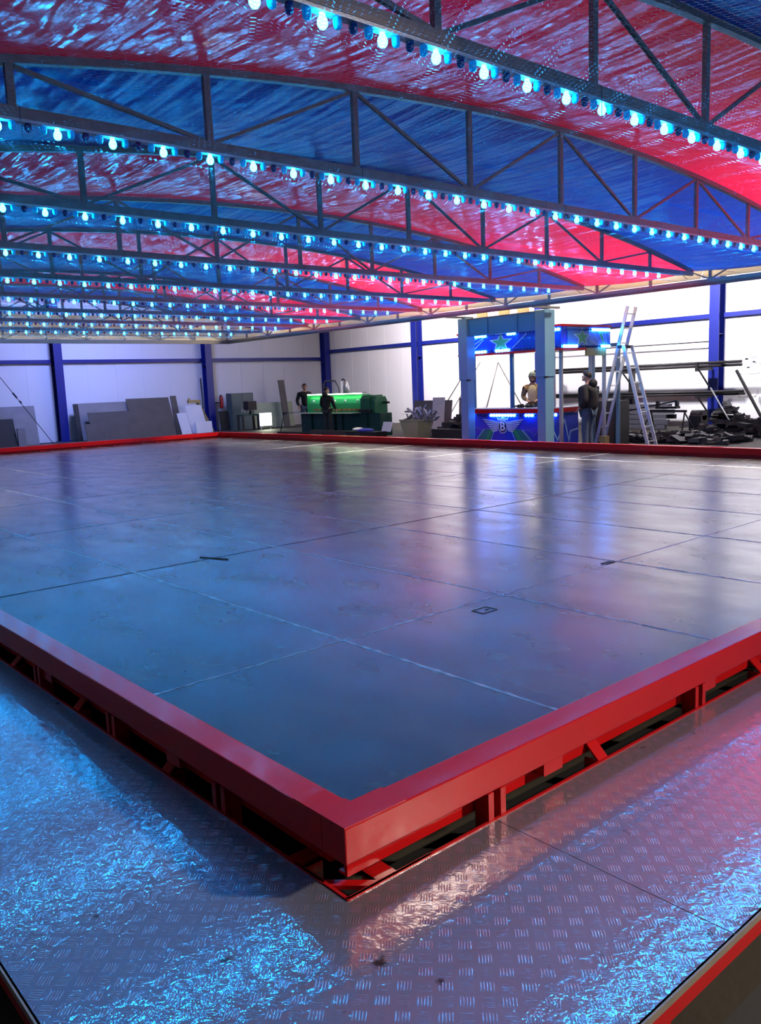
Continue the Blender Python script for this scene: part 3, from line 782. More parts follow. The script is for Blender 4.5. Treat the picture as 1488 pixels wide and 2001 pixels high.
def sawhorse(x, y, w, dy, h, label):
    t = thing('sawhorse', (x, y, ZF), label, 'sawhorse')
    MB().bar((x - w / 2, y - dy / 2, h), (x + w / 2, y + dy / 2, h), .05, .06).build('top_bar', M_DKSTEEL, t)
    u = Vector((w, dy, 0)).normalized(); nrm = Vector((-u.y, u.x, 0))
    for s in (-1, 1):
        c = Vector((x, y, 0)) + u * (s * (Vector((w, dy, 0)).length / 2 - .06))
        for q in (-1, 1):
            e = c + nrm * q * .28 + u * s * .15
            MB().tube([(c.x, c.y, h - .03), (e.x, e.y, ZF)], .02, 6).build('leg', M_DKSTEEL, t)
        MB().tube([tuple(c + nrm * .17 + Vector((0, 0, (h + ZF) / 2 - .1))), tuple(c - nrm * .17 + Vector((0, 0, (h + ZF) / 2 - .1)))], .014, 6).build('cross_tie', M_DKSTEEL, t)
sawhorse(18.4, 26.2, .7, -.5, .42, 'dark steel sawhorse between the glowing metal sheet and the green machine')
panel_lean('leaning_plank', (19.0, 25.6), .34, 1.15, 0, 12, .05, mat('dark_violet_board', (0.05, 0.045, 0.09), .6), 'dark violet plank leaning left of the green machine', 'plank', rz=-.25)
panel_lean('leaning_board', (19.4, 26.0), .30, 1.28, 0, 8, .03, M_WHITESHEET, 'narrow white board leaning behind the dark violet plank', 'board', rz=-.1)

# green guillotine shear
t = thing('sheet_metal_shear', (17.8, 22.2, ZF), 'long green sheet metal machine with a brightly lit curved guard', 'machine')
MB().span((17.35, 20.0, ZF), (17.85, 24.25, .46)).build('machine_base', M_DKGREEN, t, bevel=.01)
for y in (20.6, 21.9, 22.3, 23.6): MB().span((17.30, y, ZF), (17.345, y + .10, .45)).build('base_rib', M_DKGREEN, t)
prof = []
for i in range(9):
    a = PI * .95 * i / 8 - .15
    prof.append((17.95 - .33 * math.cos(a) , .60 + .42 * max(0, math.sin(a)) + .0))
prof = [(17.52, .47), (17.52, .78), (17.56, .94), (17.62, 1.03), (17.7, 1.06), (17.8, 1.03), (17.84, .9), (17.84, .47)]
GUARD = MB().prism(prof, 1, 20.92, 24.0).build('curved_guard', M_LTGREEN, t)
for y in (21.3, 21.95, 22.5, 23.7): MB().ball((17.535, y, .86), .045, 10, 8).build('guard_knob', M_WHITESHEET, GUARD)
MB().span((17.5, 24.0, .46), (17.86, 24.06, 1.1)).build('end_plate', M_LTGREEN, t)
MB().prism([(17.3, .46), (17.3, .92), (17.4, 1.03), (17.85, 1.03), (17.9, .9), (17.9, .46)], 1, 20.42, 20.90).build('gear_housing', M_GREEN, t, bevel=.012)
MB().prism([(17.33, .46), (17.33, .85), (17.42, .98), (17.8, .98), (17.87, .85), (17.87, .46)], 1, 20.22, 20.42).build('motor_cover', M_GREEN, t, bevel=.012)
MB().tube([(17.7, 20.22, .78), (17.7, 19.95, .78)], .035, 8).build('shaft', M_BLACK, t)
MB().span((17.44, 20.95, .54), (17.51, 23.6, .60)).build('clamp_bar', M_ORANGE, t)
for i in range(9):
    y = 21.05 + i * .27; MB().span((17.40, y, .53), (17.44, y + .08, .60)).build('clamp_foot', M_OCHRE, t)
MB().span((17.2, 20.35, .50), (17.34, 20.9, .58)).build('front_slot', M_BLACK, t)
MB().tube([(17.46, 21.0, 1.09), (17.46, 23.95, 1.09)], .016, 8).build('tube_lamp', M_GREENTUBE, t)
MB().span((17.44, 20.98, 1.11), (17.66, 23.97, 1.122)).build('lamp_shade', M_GREEN, t)
o = MB().span((17.0, 21.0, .462), (17.39, 24.6, .48)).build('metal_sheet', mat('bright_sheet', (.80, .80, .70), .35, .3)); tag(o, 'pale metal sheet lying on the bed of the green machine', 'metal sheet')
t = thing('pipe_stand', (18.9, 23.4, ZF), 'bent grey pipe frame standing behind the two workers', 'pipe frame')
MB().tube([(18.9, 24.9, ZF), (18.9, 24.9, 1.45), (18.9, 24.8, 1.55), (18.9, 24.2, 1.55), (18.9, 24.0, 1.3), (18.9, 23.8, ZF)], .03, 8).build('pipe', M_BEAM, t)
t = thing('oil_pump', (19.6, 24.1, ZF), 'upright white pipe with a grey filter pump behind the green machine', 'pump')
MB().tube([(19.6, 24.75, ZF), (19.6, 24.75, 1.6)], .05, 8).build('standpipe', M_WHITESHEET, t)
MB().lathe([(0, 0), (.12, .02), (.13, .3), (.09, .36), (.07, .5), (.0, .52)], (19.6, 24.45, 1.02), 12).build('filter_bowl', M_STRIP, t)
MB().tube([(19.6, 24.75, 1.55), (19.6, 24.6, 1.62), (19.6, 24.45, 1.5)], .025, 8).build('elbow_hose', M_BLACK, t)
MB().tube([(19.6, 24.45, ZF), (19.6, 24.45, 1.03)], .03, 8).build('pump_stem', M_DKSTEEL, t)
o = MB().span((16.4, 19.3, ZF), (16.55, 24.4, ZF + .12)).build('steel_beam', M_DKSTEEL); tag(o, 'long low dark steel beam lying in front of the green machine', 'beam')
o = MB().span((16.2, 18.9, ZF), (16.3, 22.2, ZF + .22)).build('steel_beam', mat('brown_steel', (.07, .045, .04), .6)); tag(o, 'shorter brown steel beam lying nearest the rail before the green machine', 'beam')
t = thing('parts_tray', (15.9, 18.6, ZF), 'low dark tray with a blue cloth near the white carton', 'tray')
MB().span((15.7, 18.3, ZF), (16.1, 19.7, .0)).build('tray_body', M_DKSTEEL, t)
MB().ball((15.9, 19.0, .02), .22, 12, 6, (1, 1.4, .35)).build('blue_cloth', mat('blue_cloth', (.02, .03, .3), .8), t)
MB().ball((15.9, 19.35, .05), .15, 10, 6, (1, 1.5, .4)).build('white_cloth', M_PAPER, t)
o = panel_lean('paper_sheet', (16.3, 18.35), .42, .3, 1, 20, .01, M_PAPER, 'white card propped up beside the beige bin', 'card', z0=-.03)
t = thing('bin', (16.6, 17.6, ZF), 'beige tapered bin full of silver metal offcuts', 'bin')
MB().add([(16.42, 17.35, ZF), (16.42, 17.85, ZF), (16.85, 17.85, ZF), (16.85, 17.35, ZF), (16.34, 17.22, .30), (16.34, 18.0, .30), (16.98, 18.0, .30), (16.98, 17.22, .30)],
         [(3, 2, 1, 0), (0, 1, 5, 4), (1, 2, 6, 5), (2, 3, 7, 6), (3, 0, 4, 7)]).build('bin_body', M_BIN, t)
mb = MB(); mb.bar((16.34, 17.22, .30), (16.34, 18.0, .30), .03, .03); mb.bar((16.98, 17.22, .30), (16.98, 18.0, .30), .03, .03); mb.bar((16.34, 17.22, .30), (16.98, 17.22, .30), .03, .03); mb.bar((16.34, 18.0, .30), (16.98, 18.0, .30), .03, .03)
mb.build('bin_rim', M_BIN, t)
mb = MB()
for i in range(110):
    c = Vector((16.65 + random.uniform(-.2, .2), 17.45 + random.gauss(0, .25), .32 + random.random() * .25))
    d = Vector((random.uniform(-.3, .3), random.uniform(-1, 1), random.uniform(-.1, .75))).normalized() * random.uniform(.15, .42)
    mb.bar(c - d * .5, c + d * .6, random.uniform(.02, .06), .004, (random.random(), random.random(), .3))
o = mb.build('metal_offcuts', M_SCRAP); tag(o, 'spiky heap of silver metal strip offcuts piled on the beige bin', 'scrap metal', kind='stuff')
panel_lean('leaning_board', (18.6, 18.2), 1.7, 1.05, 1, 8, .03, mat('mauve_board', (.20, .17, .19), .6), 'wide brownish grey board standing right of the green machine', 'board')
panel_lean('leaning_board', (18.0, 17.9), .5, 1.15, 1, 6, .03, M_WHITESHEET, 'upright pale board behind the silver offcuts', 'board')
panel_lean('leaning_board', (18.4, 17.0), .62, 1.12, 1, 6, .03, mat('mauve_board', (.20, .17, .19), .6), 'brownish grey board standing right behind the silver offcuts', 'board', rz=.05)
def heap(cx_, cy_, w, d, h, n, m, label, name, s=.16):
    mb = MB()
    for i in range(n):
        a, b = random.uniform(-1, 1), random.uniform(-1, 1)
        z = ZF + h * (1 - .6 * b * b - .3 * a * a) * random.random()
        sc = (random.uniform(.5, 1.6) * s, random.uniform(.6, 2.2) * s, random.uniform(.2, .6) * s)
        rot = Matrix.Rotation(random.uniform(0, PI), 3, 'Z') @ Matrix.Rotation(random.uniform(-.5, .5), 3, 'X')
        mb.box((cx_ + a * w / 2, cy_ + b * d / 2, z + .03), sc, rot=rot)
    o = mb.build(name, m); tag(o, label, 'scrap heap', kind='stuff')
heap(17.6, 15.7, 1.2, 3.0, .75, 330, M_RUBBLE, 'dark heap of slabs and scrap left of the booth', 'scrap_heap', .22)
o = MB().span((16.55, 14.6, ZF), (16.75, 16.9, ZF + .30)).build('steel_beam', M_DKSTEEL); tag(o, 'dark steel beam lying in front of the scrap heap left of the booth', 'beam')
t = thing('wall_brace', (22.4, 21.6, ZF), 'pair of thin grey brace rods sloping down left of the blue booth post', 'brace')
MB().tube([(22.2, 20.3, 2.3), (22.2, 22.6, ZF)], .02, 6).build('rod', M_BEAM, t); MB().tube([(22.5, 20.4, 2.0), (22.5, 22.3, ZF)], .015, 6).build('rod', M_BEAM, t)
t = thing('roof_brace', (22.4, 17.6, ZF), 'pair of thin rods meeting in a point behind the booth window', 'brace')
MB().tube([(22.3, 19.4, 1.95), (22.3, 20.2, ZF)], .02, 6).build('rod', M_BEAM, t); MB().tube([(22.3, 19.4, 1.95), (22.3, 17.9, ZF)], .02, 6).build('rod', M_BEAM, t)

# ------------------------------------------------------------------ ticket booth
bt = thing('ticket_booth', (14.8, 12.0, ZF), 'blue ticket booth with lamp studded sign and winged emblem on the counter', 'booth')
BX, BY0, BY1 = 14.3, 11.05, 13.35
COUNTER = MB().span((BX, BY0, ZF), (15.32, BY1, .60)).build('counter_base', M_BPANEL, bt)
MB().span((BX - .05, BY0 - .04, .60), (15.36, BY1 + .03, .69)).build('counter_trim', M_RED, bt)
MB().span((BX - .03, BY0 - .02, .69), (15.34, BY1, .705)).build('counter_top', mat('counter_chequer', (.45, .52, .75), .3, .5, .2, 30), bt)
mb = MB()
for i in range(26): mb.box((BX + .12, BY0 + .12 + i * .085, .712), (.14, .022, .012), .35)
mb.build('counter_grip', M_ALU, bt)
SX0, SY0, SY1, SZ0, SZ1 = BX - .15, 10.62, 13.5, 1.86, 2.36
SIGN = MB().span((SX0, SY0, SZ0 + .07), (15.85, SY1, SZ1)).build('sign_box', M_BPANEL, bt)
MB().span((SX0 + .2, SY0 - .012, SZ0 + .10), (15.86, SY0, SZ1 - .02)).build('side_sign_panel', M_BPANEL2, bt)
MB().span((SX0 - .02, SY0 - .02, SZ1), (15.88, SY1 + .02, SZ1 + .045)).build('sign_top_trim', M_RED, bt)
mb = MB(); mb.span((SX0 - .015, SY0 - .015, SZ0 + .02), (SX0 + .03, SY1, SZ0 + .07)); mb.span((SX0, SY0 - .015, SZ0 + .02), (15.0, SY0 + .02, SZ0 + .07)); mb.build('sign_bottom_trim', M_RED, bt)
MB().span((15.05, SY0 + .02, SZ0 - .09), (15.75, SY0 + .06, SZ0 + .09)).build('header_panel', M_YELLOWP, bt)
for x, y, m in ((14.4, 13.25, M_BOX), (14.4, 12.12, M_BOX), (14.45, 10.85, M_STRIP), (14.42, 11.02, M_WHITESHEET), (15.3, 10.72, M_STRIP), (15.3, 12.9, M_STRIP), (15.8, 10.72, M_STRIP)):
    MB().span((x - .03, y - .03, ZF if y < 11 else .70), (x + .03, y + .03, SZ0 + .08)).build('booth_upright', m, bt)
ml = MB().ball((0, 0, 0), .034, 10, 8).mesh('booth_lamp', M_WHITELAMP)
mo = MB().ball((0, 0, 0), .022, 8, 6).mesh('unlit_booth_lamp', M_DARKCAP)
def lamp_row(pf, n, lit):
    for i in range(n): inst('booth_lamp' if i in lit else 'unlit_booth_lamp', ml if i in lit else mo, pf(i), bt)
lamp_row(lambda i: (SX0 - .03, SY1 - .1 - i * .083, SZ1 - .06), 34, set(range(0, 10)) | {17, 18, 19, 29, 30, 31, 32, 33})
lamp_row(lambda i: (SX0 - .03, SY1 - .1 - i * .083, SZ0 + .10), 34, set(range(0, 10)) | {13, 14, 15, 16, 17})
lamp_row(lambda i: (SX0 + .05 + i * .083, SY0 - .04, SZ1 - .06), 20, set(range(12, 20)))
lamp_row(lambda i: (SX0 + .05 + i * .083, SY0 - .04, SZ0 + .10), 20, {0, 1, 2, 3, 4, 5, 16, 17, 18, 19})
lamp_row(lambda i: (BX - .03, BY1 - .04 - i * .083, .555), 27, {0, 1} | set(range(8, 17)) | {20, 21, 22})
lamp_row(lambda i: (BX + .08 + i * .1, BY0 - .03, .555), 9, {1})
# graphics, thin inlays. On front faces: u runs along -Y (left to right as seen)
def gfx(name, poly, m, face, d=.006):
    if face == 'f': mb = MB().prism([(y, z) for y, z in poly], 0, BX - d, BX - .001)
    elif face == 's': mb = MB().prism([(y, z) for y, z in poly], 0, SX0 - d, SX0 - .001)
    elif face == 'r': mb = MB().prism(poly, 1, SY0 - .012 - d, SY0 - .013)
    else: mb = MB().prism(poly, 1, BY0 - d, BY0 - .001)
    mb.build(name, m, SIGN if face in 'sr' else COUNTER)
def line(name, p, q, w, m, face, d=.006):
    v = Vector((q[0] - p[0], q[1] - p[1])); n_ = Vector((-v.y, v.x)).normalized() * w / 2
    gfx(name, [(p[0] + n_.x, p[1] + n_.y), (q[0] + n_.x, q[1] + n_.y), (q[0] - n_.x, q[1] - n_.y), (p[0] - n_.x, p[1] - n_.y)], m, face, d)
ec = 12.33
for s in (-1, 1):
    gfx('teal_ray', [(ec + s * .22, .28), (ec + s * .62, .22), (ec + s * 1.0, ZF), (ec + s * .45, ZF)] if s > 0 else [(ec - .22, .28), (ec - .62, .22), (ec - 1.12, ZF), (ec - .55, ZF)], M_TEALRAY, 'f', .004)
    gfx('green_ray', [(ec + s * .28, .26), (ec + s * .36, .26), (ec + s * .72, ZF), (ec + s * .52, ZF)], M_GRNRAY, 'f', .006)
    line('ray_line', (ec + s * .22, .28), (ec + s * .46, ZF), .015, M_LINE, 'f', .008)
    line('ray_line', (ec + s * .55, .24), (ec + s * 1.05, ZF), .015, M_LINE, 'f', .008)
# winged emblem
def feather(s, i):
    y0 = ec + s * (.10 + .01 * i); z0 = .40 - .035 * i; L = .50 - .065 * i
    return [(y0, z0 + .012), (y0 + s * L, z0 + .075 - .018 * i), (y0 + s * (L - .05), z0 + .045 - .018 * i), (y0, z0 - .016)]
for s in (-1, 1):
    for i in range(6): gfx('wing_feather', feather(s, i), M_SILVER, 'f', .010)
ring = [(ec + .135 * math.cos(a * PI / 12), .30 + .15 * math.sin(a * PI / 12)) for a in range(24)]
gfx('emblem_ring', ring, M_SILVER, 'f', .010)
gfx('emblem_disc', [(ec + (y - ec) * .82, .30 + (z - .30) * .82) for y, z in ring], M_DKBLUE, 'f', .013)
gfx('emblem_crown', [(ec - .14, .44), (ec - .17, .50), (ec - .06, .49), (ec, .53), (ec + .06, .49), (ec + .17, .50), (ec + .14, .44)], M_SILVER, 'f', .010)
fc = bpy.data.curves.new('emblem_letter', 'FONT'); fc.body = 'B'; fc.size = .27; fc.extrude = .003; fc.align_x = 'CENTER'; fc.align_y = 'CENTER'; fc.offset = .004
fo = bpy.data.objects.new('tmp', fc); C.objects.link(fo)
dg_ = bpy.context.evaluated_depsgraph_get(); fm = bpy.data.meshes.new_from_object(fo.evaluated_get(dg_)); fm.name = 'emblem_letter'
bpy.data.objects.remove(fo)
fm.materials.clear(); fm.materials.append(mat('emblem_white', (.75, .8, .9), .4))
fm.transform(Matrix(((0, 0, -1, BX - .017), (-1, 0, 0, ec), (0, 1, 0, .30), (0, 0, 0, 1))))
lo = bpy.data.objects.new('emblem_letter', fm); C.objects.link(lo); lo.parent = COUNTER
pts = [(13.3, .12), (13.15, .28), (12.95, .22), (12.75, .26)]
for a, b in zip(pts, pts[1:]): line('pulse_line', a, b, .02, M_BPANEL2, 'f', .005)
pts = [(11.75, .22), (11.6, .24), (11.45, .10), (11.15, .5)]
for a, b in zip(pts, pts[1:]): line('pulse_line', a, b, .025, M_BPANEL2, 'f', .005)
pts = [(14.32, .22), (14.45, .20), (14.58, .0), (14.82, .45), (14.98, -.05), (15.02, .18), (15.3, .22)]
for a, b in zip(pts, pts[1:]): line('pulse_line', a, b, .035, M_LINE, 'b', .006)
def star(c, r, face, k=1.0, ir=.42):
    P = []
    for i in range(10):
        a = PI / 2 + i * PI / 5; rr = r if i % 2 == 0 else r * ir; P.append((c[0] + rr * k * math.cos(a), c[1] + rr * math.sin(a)))
    return P
gfx('star_outline', star((12.22, 2.13), .23, 's', 1.5), M_LINE, 's', .004); gfx('star', star((12.22, 2.13), .19, 's', 1.4), M_STAR, 's', .007)
gfx('star_outline', star((14.85, 2.14), .21, 'r', 1.5), M_LINE, 'r', .004); gfx('star', star((14.85, 2.14), .17, 'r', 1.4), M_STAR, 'r', .007)
for p, q in (((13.4, 2.12), (12.9, 2.26)), ((13.3, 1.99), (12.7, 2.27)), ((13.05, 1.99), (12.72, 2.22)), ((11.9, 2.0), (11.5, 2.28))): line('sign_line', p, q, .016, M_LINE, 's', .005)
for p, q in (((15.0, 2.13), (15.55, 1.97)), ((15.1, 2.06), (15.55, 1.95)), ((15.18, 2.28), (15.55, 1.97)), ((15.4, 2.28), (15.62, 1.97)), ((15.55, 2.28), (15.68, 1.97)), ((15.66, 2.28), (15.74, 1.97)), ((15.78, 2.22), (15.86, 2.19))): line('sign_line', p, q, .012, M_LINE, 'r', .005)
gfx('green_ray', [(15.41, 2.28), (15.54, 2.28), (15.67, 1.98), (15.62, 1.98)], M_GRNRAY, 'r', .004)
for gi, (gy, ga, gl) in enumerate(((11.78, 0.4, 'black glove lying nearest the post on the booth counter'), (12.02, -0.3, 'black glove lying further from the post, fingers spread, on the booth counter'))):
    mb = MB(); mb.ball((0, 0, .04), .055, 12, 8, (1.0, 1.5, .65)); mb.tube([(0, -.06, .035), (0, -.13, .04)], [.045, .05], 10)
    for q in range(4): mb.tube([(-.035 + .023 * q, .06, .04), (-.045 + .03 * q, .12, .045), (-.05 + .033 * q, .16 - .01 * abs(q - 1.5), .025)], [.014, .013, .009], 6)
    mb.tube([(.045, .0, .035), (.08, .04, .035), (.085, .075, .025)], [.014, .013, .009], 6)
    o = mb.build('glove', M_BLACK); o.location = (14.5, gy, .707); o.rotation_euler = (0, 0, ga); tag(o, gl, 'glove')
area('booth_inner_light', (14.9, 11.9, 1.85), (14.9, 11.8, .9), .4, 14, (1.0, .85, .5))
o = MB().span((15.45, 10.45, ZF), (15.6, 10.6, .05)).build('bottle_crate', M_OCHRE); tag(o, 'small pale box on the ground between the booth and the man in jeans', 'box')

# frame, cabinet, ladder
t = thing('door_frame', (16.48, 10.8, ZF), 'pale blue painted steel frame standing behind the ladder', 'frame')
MB().span((16.45, 10.78, ZF), (16.52, 10.85, 2.05)).build('frame_post', M_POST, t)
MB().span((16.45, 10.85, 1.97), (16.52, 11.45, 2.05)).build('frame_header', M_POST, t)
MB().span((16.45, 11.45, ZF), (16.52, 11.5, 2.05)).build('frame_post', M_POST, t)
t = thing('dark_cabinet', (16.8, 11.2, ZF), 'dark brownish cabinet behind the man in the black jacket', 'cabinet')
MB().span((16.6, 10.92, ZF), (17.1, 11.5, .76)).build('cabinet_body', mat('dark_brown_panel', (.045, .04, .035), .5), t)
DOOR = MB().span((16.585, 10.96, ZF + .05), (16.598, 11.18, .74)).build('door', mat('dark_brown_panel', (.045, .04, .035)), t)
MB().span((16.57, 11.13, .2), (16.585, 11.15, .32)).build('handle', M_STRIP, DOOR)
t = thing('folding_ladder', (16.2, 10.2, ZF), 'tall aluminium folding ladder opened beside the booth', 'ladder')
wv = Vector((.37, .034, 0))
def ladder_section(p0, p1, n):
    p0, p1 = Vector(p0), Vector(p1)
    for s in (-.5, .5): MB().bar(p0 + wv * s, p1 + wv * s, .03, .07, (0, 1, 0)).build('ladder_rail', M_ALU, t)
    for i in range(n):
        c = p0.lerp(p1, (i + .5) / n); MB().bar(c - wv * .5, c + wv * .5, .03, .03).build('rung', M_ALU, t)
ladder_section((16.2, 11.12, ZF), (16.2, 10.30, 2.78), 10)
ladder_section((16.16, 9.74, ZF), (16.16, 10.37, 1.96), 7)
MB().box((16.2, 10.46, 1.94), (.44, .1, .06)).build('hinge', M_BLACK, t)

# pipe rack at the right wall
t = thing('pipe_rack', (22.6, 13.2, ZF), 'dark cantilever rack on the right wall behind the ladder', 'rack')
for y in (14.55, 17.8): MB().span((22.85, y - .07, ZF), (23.0, y + .07, 1.55)).build('rack_post', M_DKSTEEL, t)
for z in (.60, 1.38):
    for y in (12.1, 14.55, 17.8):
        MB().span((22.3, y - .04, z), (23.15, y + .04, z + .08)).build('rack_arm', M_DKSTEEL, t)
        MB().bar((22.45, y, z), (22.98, y, z - .42), .04, .03).build('arm_brace', M_DKSTEEL, t)
MB().span((22.28, 12.06, 1.36), (22.34, 12.14, 1.62)).build('end_stop', M_DKSTEEL, t)
pm = {}
def stock(name, y0, y1, x, z, r, m, lab, grp, sq=False):
    mb = MB()
    if sq: mb.span((x - r, y0, z - r), (x + r, y1, z + r))
    else: mb.tube([(x, y0, z), (x, y1, z)], r, 8)
    o = mb.build(name, m); tag(o, lab, 'pipe', grp)
for i in range(6): stock('steel_pipe', 10.95 + random.uniform(0, .7), 17.9, 22.4 + (i % 3) * .11, 1.50 + (i // 3) * .085, .04, M_DKSTEEL, 'long dark pipe lying on the upper level of the rack', 'pipes on the upper rack level')
for i in range(6): stock('steel_pipe', 10.75 + random.uniform(0, .9), 18.0, 22.4 + (i % 3) * .11, .715 + (i // 3) * .07, .034, M_DKSTEEL, 'long dark pipe lying on the lower level of the rack', 'pipes on the lower rack level')
M_RACKSTEEL = mat('grey_tube', (.16, .16, .19), .45, .5, .2)
for i in range(10): stock('square_tube', 12.75 + random.uniform(-.15, .3), 14.75 + random.uniform(0, .2), 22.0 + (i % 2) * .16, ZF + .075 + (i // 2) * .145, .062, M_RACKSTEEL if i % 2 == 0 else M_DKSTEEL, 'grey square tube stacked on the floor beneath the rack', 'square tubes stacked under the rack', True)
sawhorse(20.2, 11.75, .25, 1.2, .36, 'steel trestle standing in front of the rack, right of the ladder')
t = thing('tube_bender', (20.2, 11.9, .4), 'small steel clamp with a long handle lying on the trestle right of the ladder', 'tool')
MB().bar((20.2, 13.2, .32), (20.2, 11.5, .62), .035, .035).build('handle', M_DKSTEEL, t)
MB().span((20.1, 11.45, .42), (20.3, 12.05, .48)).build('base', M_DKSTEEL, t)
for y in (11.45, 12.0): MB().span((20.15, y, .48), (20.25, y + .07, .62)).build('jaw', M_DKSTEEL, t)
t = thing('tool_chest', (21.2, 11.4, ZF), 'dark box with a curved lid standing at the foot of the right column', 'chest')
MB().span((21.0, 11.25, ZF), (21.4, 11.6, .2)).build('chest_body', M_DKSTEEL, t, bevel=.01)
MB().tube([(21.2, 11.25, .2), (21.2, 11.6, .2)], .14, 14).build('chest_lid', M_DKSTEEL, t)
o = MB().bar((22.6, 11.1, 1.35), (22.3, 10.05, ZF), .06, .06).build('prop_bar', M_BLACK); tag(o, 'black bar propped diagonally right of the right blue column', 'bar')
o = MB().tube([(22.15, 11.6, .9), (21.8, 10.7, ZF)], .02, 6).build('thin_rod', M_STRIP); tag(o, 'thin light rod leaning at the foot of the right blue column', 'rod')
heap(20.6, 9.6, 2.2, 2.6, .36, 300, M_RUBBLE, 'low dark heap of scrap on the floor at the right edge', 'scrap_heap', .2)
heap(22.6, 11.3, .6, .7, .7, 60, M_DKSTEEL, 'dark pile of clutter under the pipes beside the right column', 'clutter_pile', .18)
heap(18.2, 10.5, 1.5, 3.3, .15, 320, M_DKSTEEL, 'low spread of dark offcuts on the floor between the ladder foot and the rack', 'offcut_spread', .17)
# papers pinned to the wall
def paper(y, z, w, h, lab, pic):
    t = thing('wall_paper_sheet', (XW - .02, y, z), lab, 'poster')
    MB().span((XW - .016, y - w / 2, z - h / 2), (XW - .008, y + w / 2, z + h / 2)).build('sheet', M_PAPER, t)
    for sy in (-1, 1):
        for sz in (-1, 1): MB().span((XW - .02, y + sy * (w / 2 - .02) - .018, z + sz * (h / 2 - .02) - .018), (XW - .015, y + sy * (w / 2 - .02) + .018, z + sz * (h / 2 - .02) + .018)).build('corner_tape', M_INK, t)
    if pic:
        mb = MB()
        for i in range(14):
            yy = y + random.uniform(-.33, .33) * w; zz = z + random.uniform(-.28, .28) * h
            mb.span((XW - .018, yy - random.uniform(.02, .09), zz - .012), (XW - .0165, yy + random.uniform(.02, .09), zz + random.uniform(.01, .05)))
        mb.build('drawing', M_INK, t)
paper(11.2, 1.55, .55, .62, 'white drawing sheet taped on the wall, upper left of the papers', True)
paper(10.72, 1.75, .40, .5, 'white drawing sheet taped on the wall, upper right of the papers', True)
paper(11.25, .85, .5, .5, 'white sheet taped on the wall low beside the black prop bar', False)
paper(10.66, .82, .52, .52, 'drawing sheet with dark sketches taped lowest on the right wall', True)

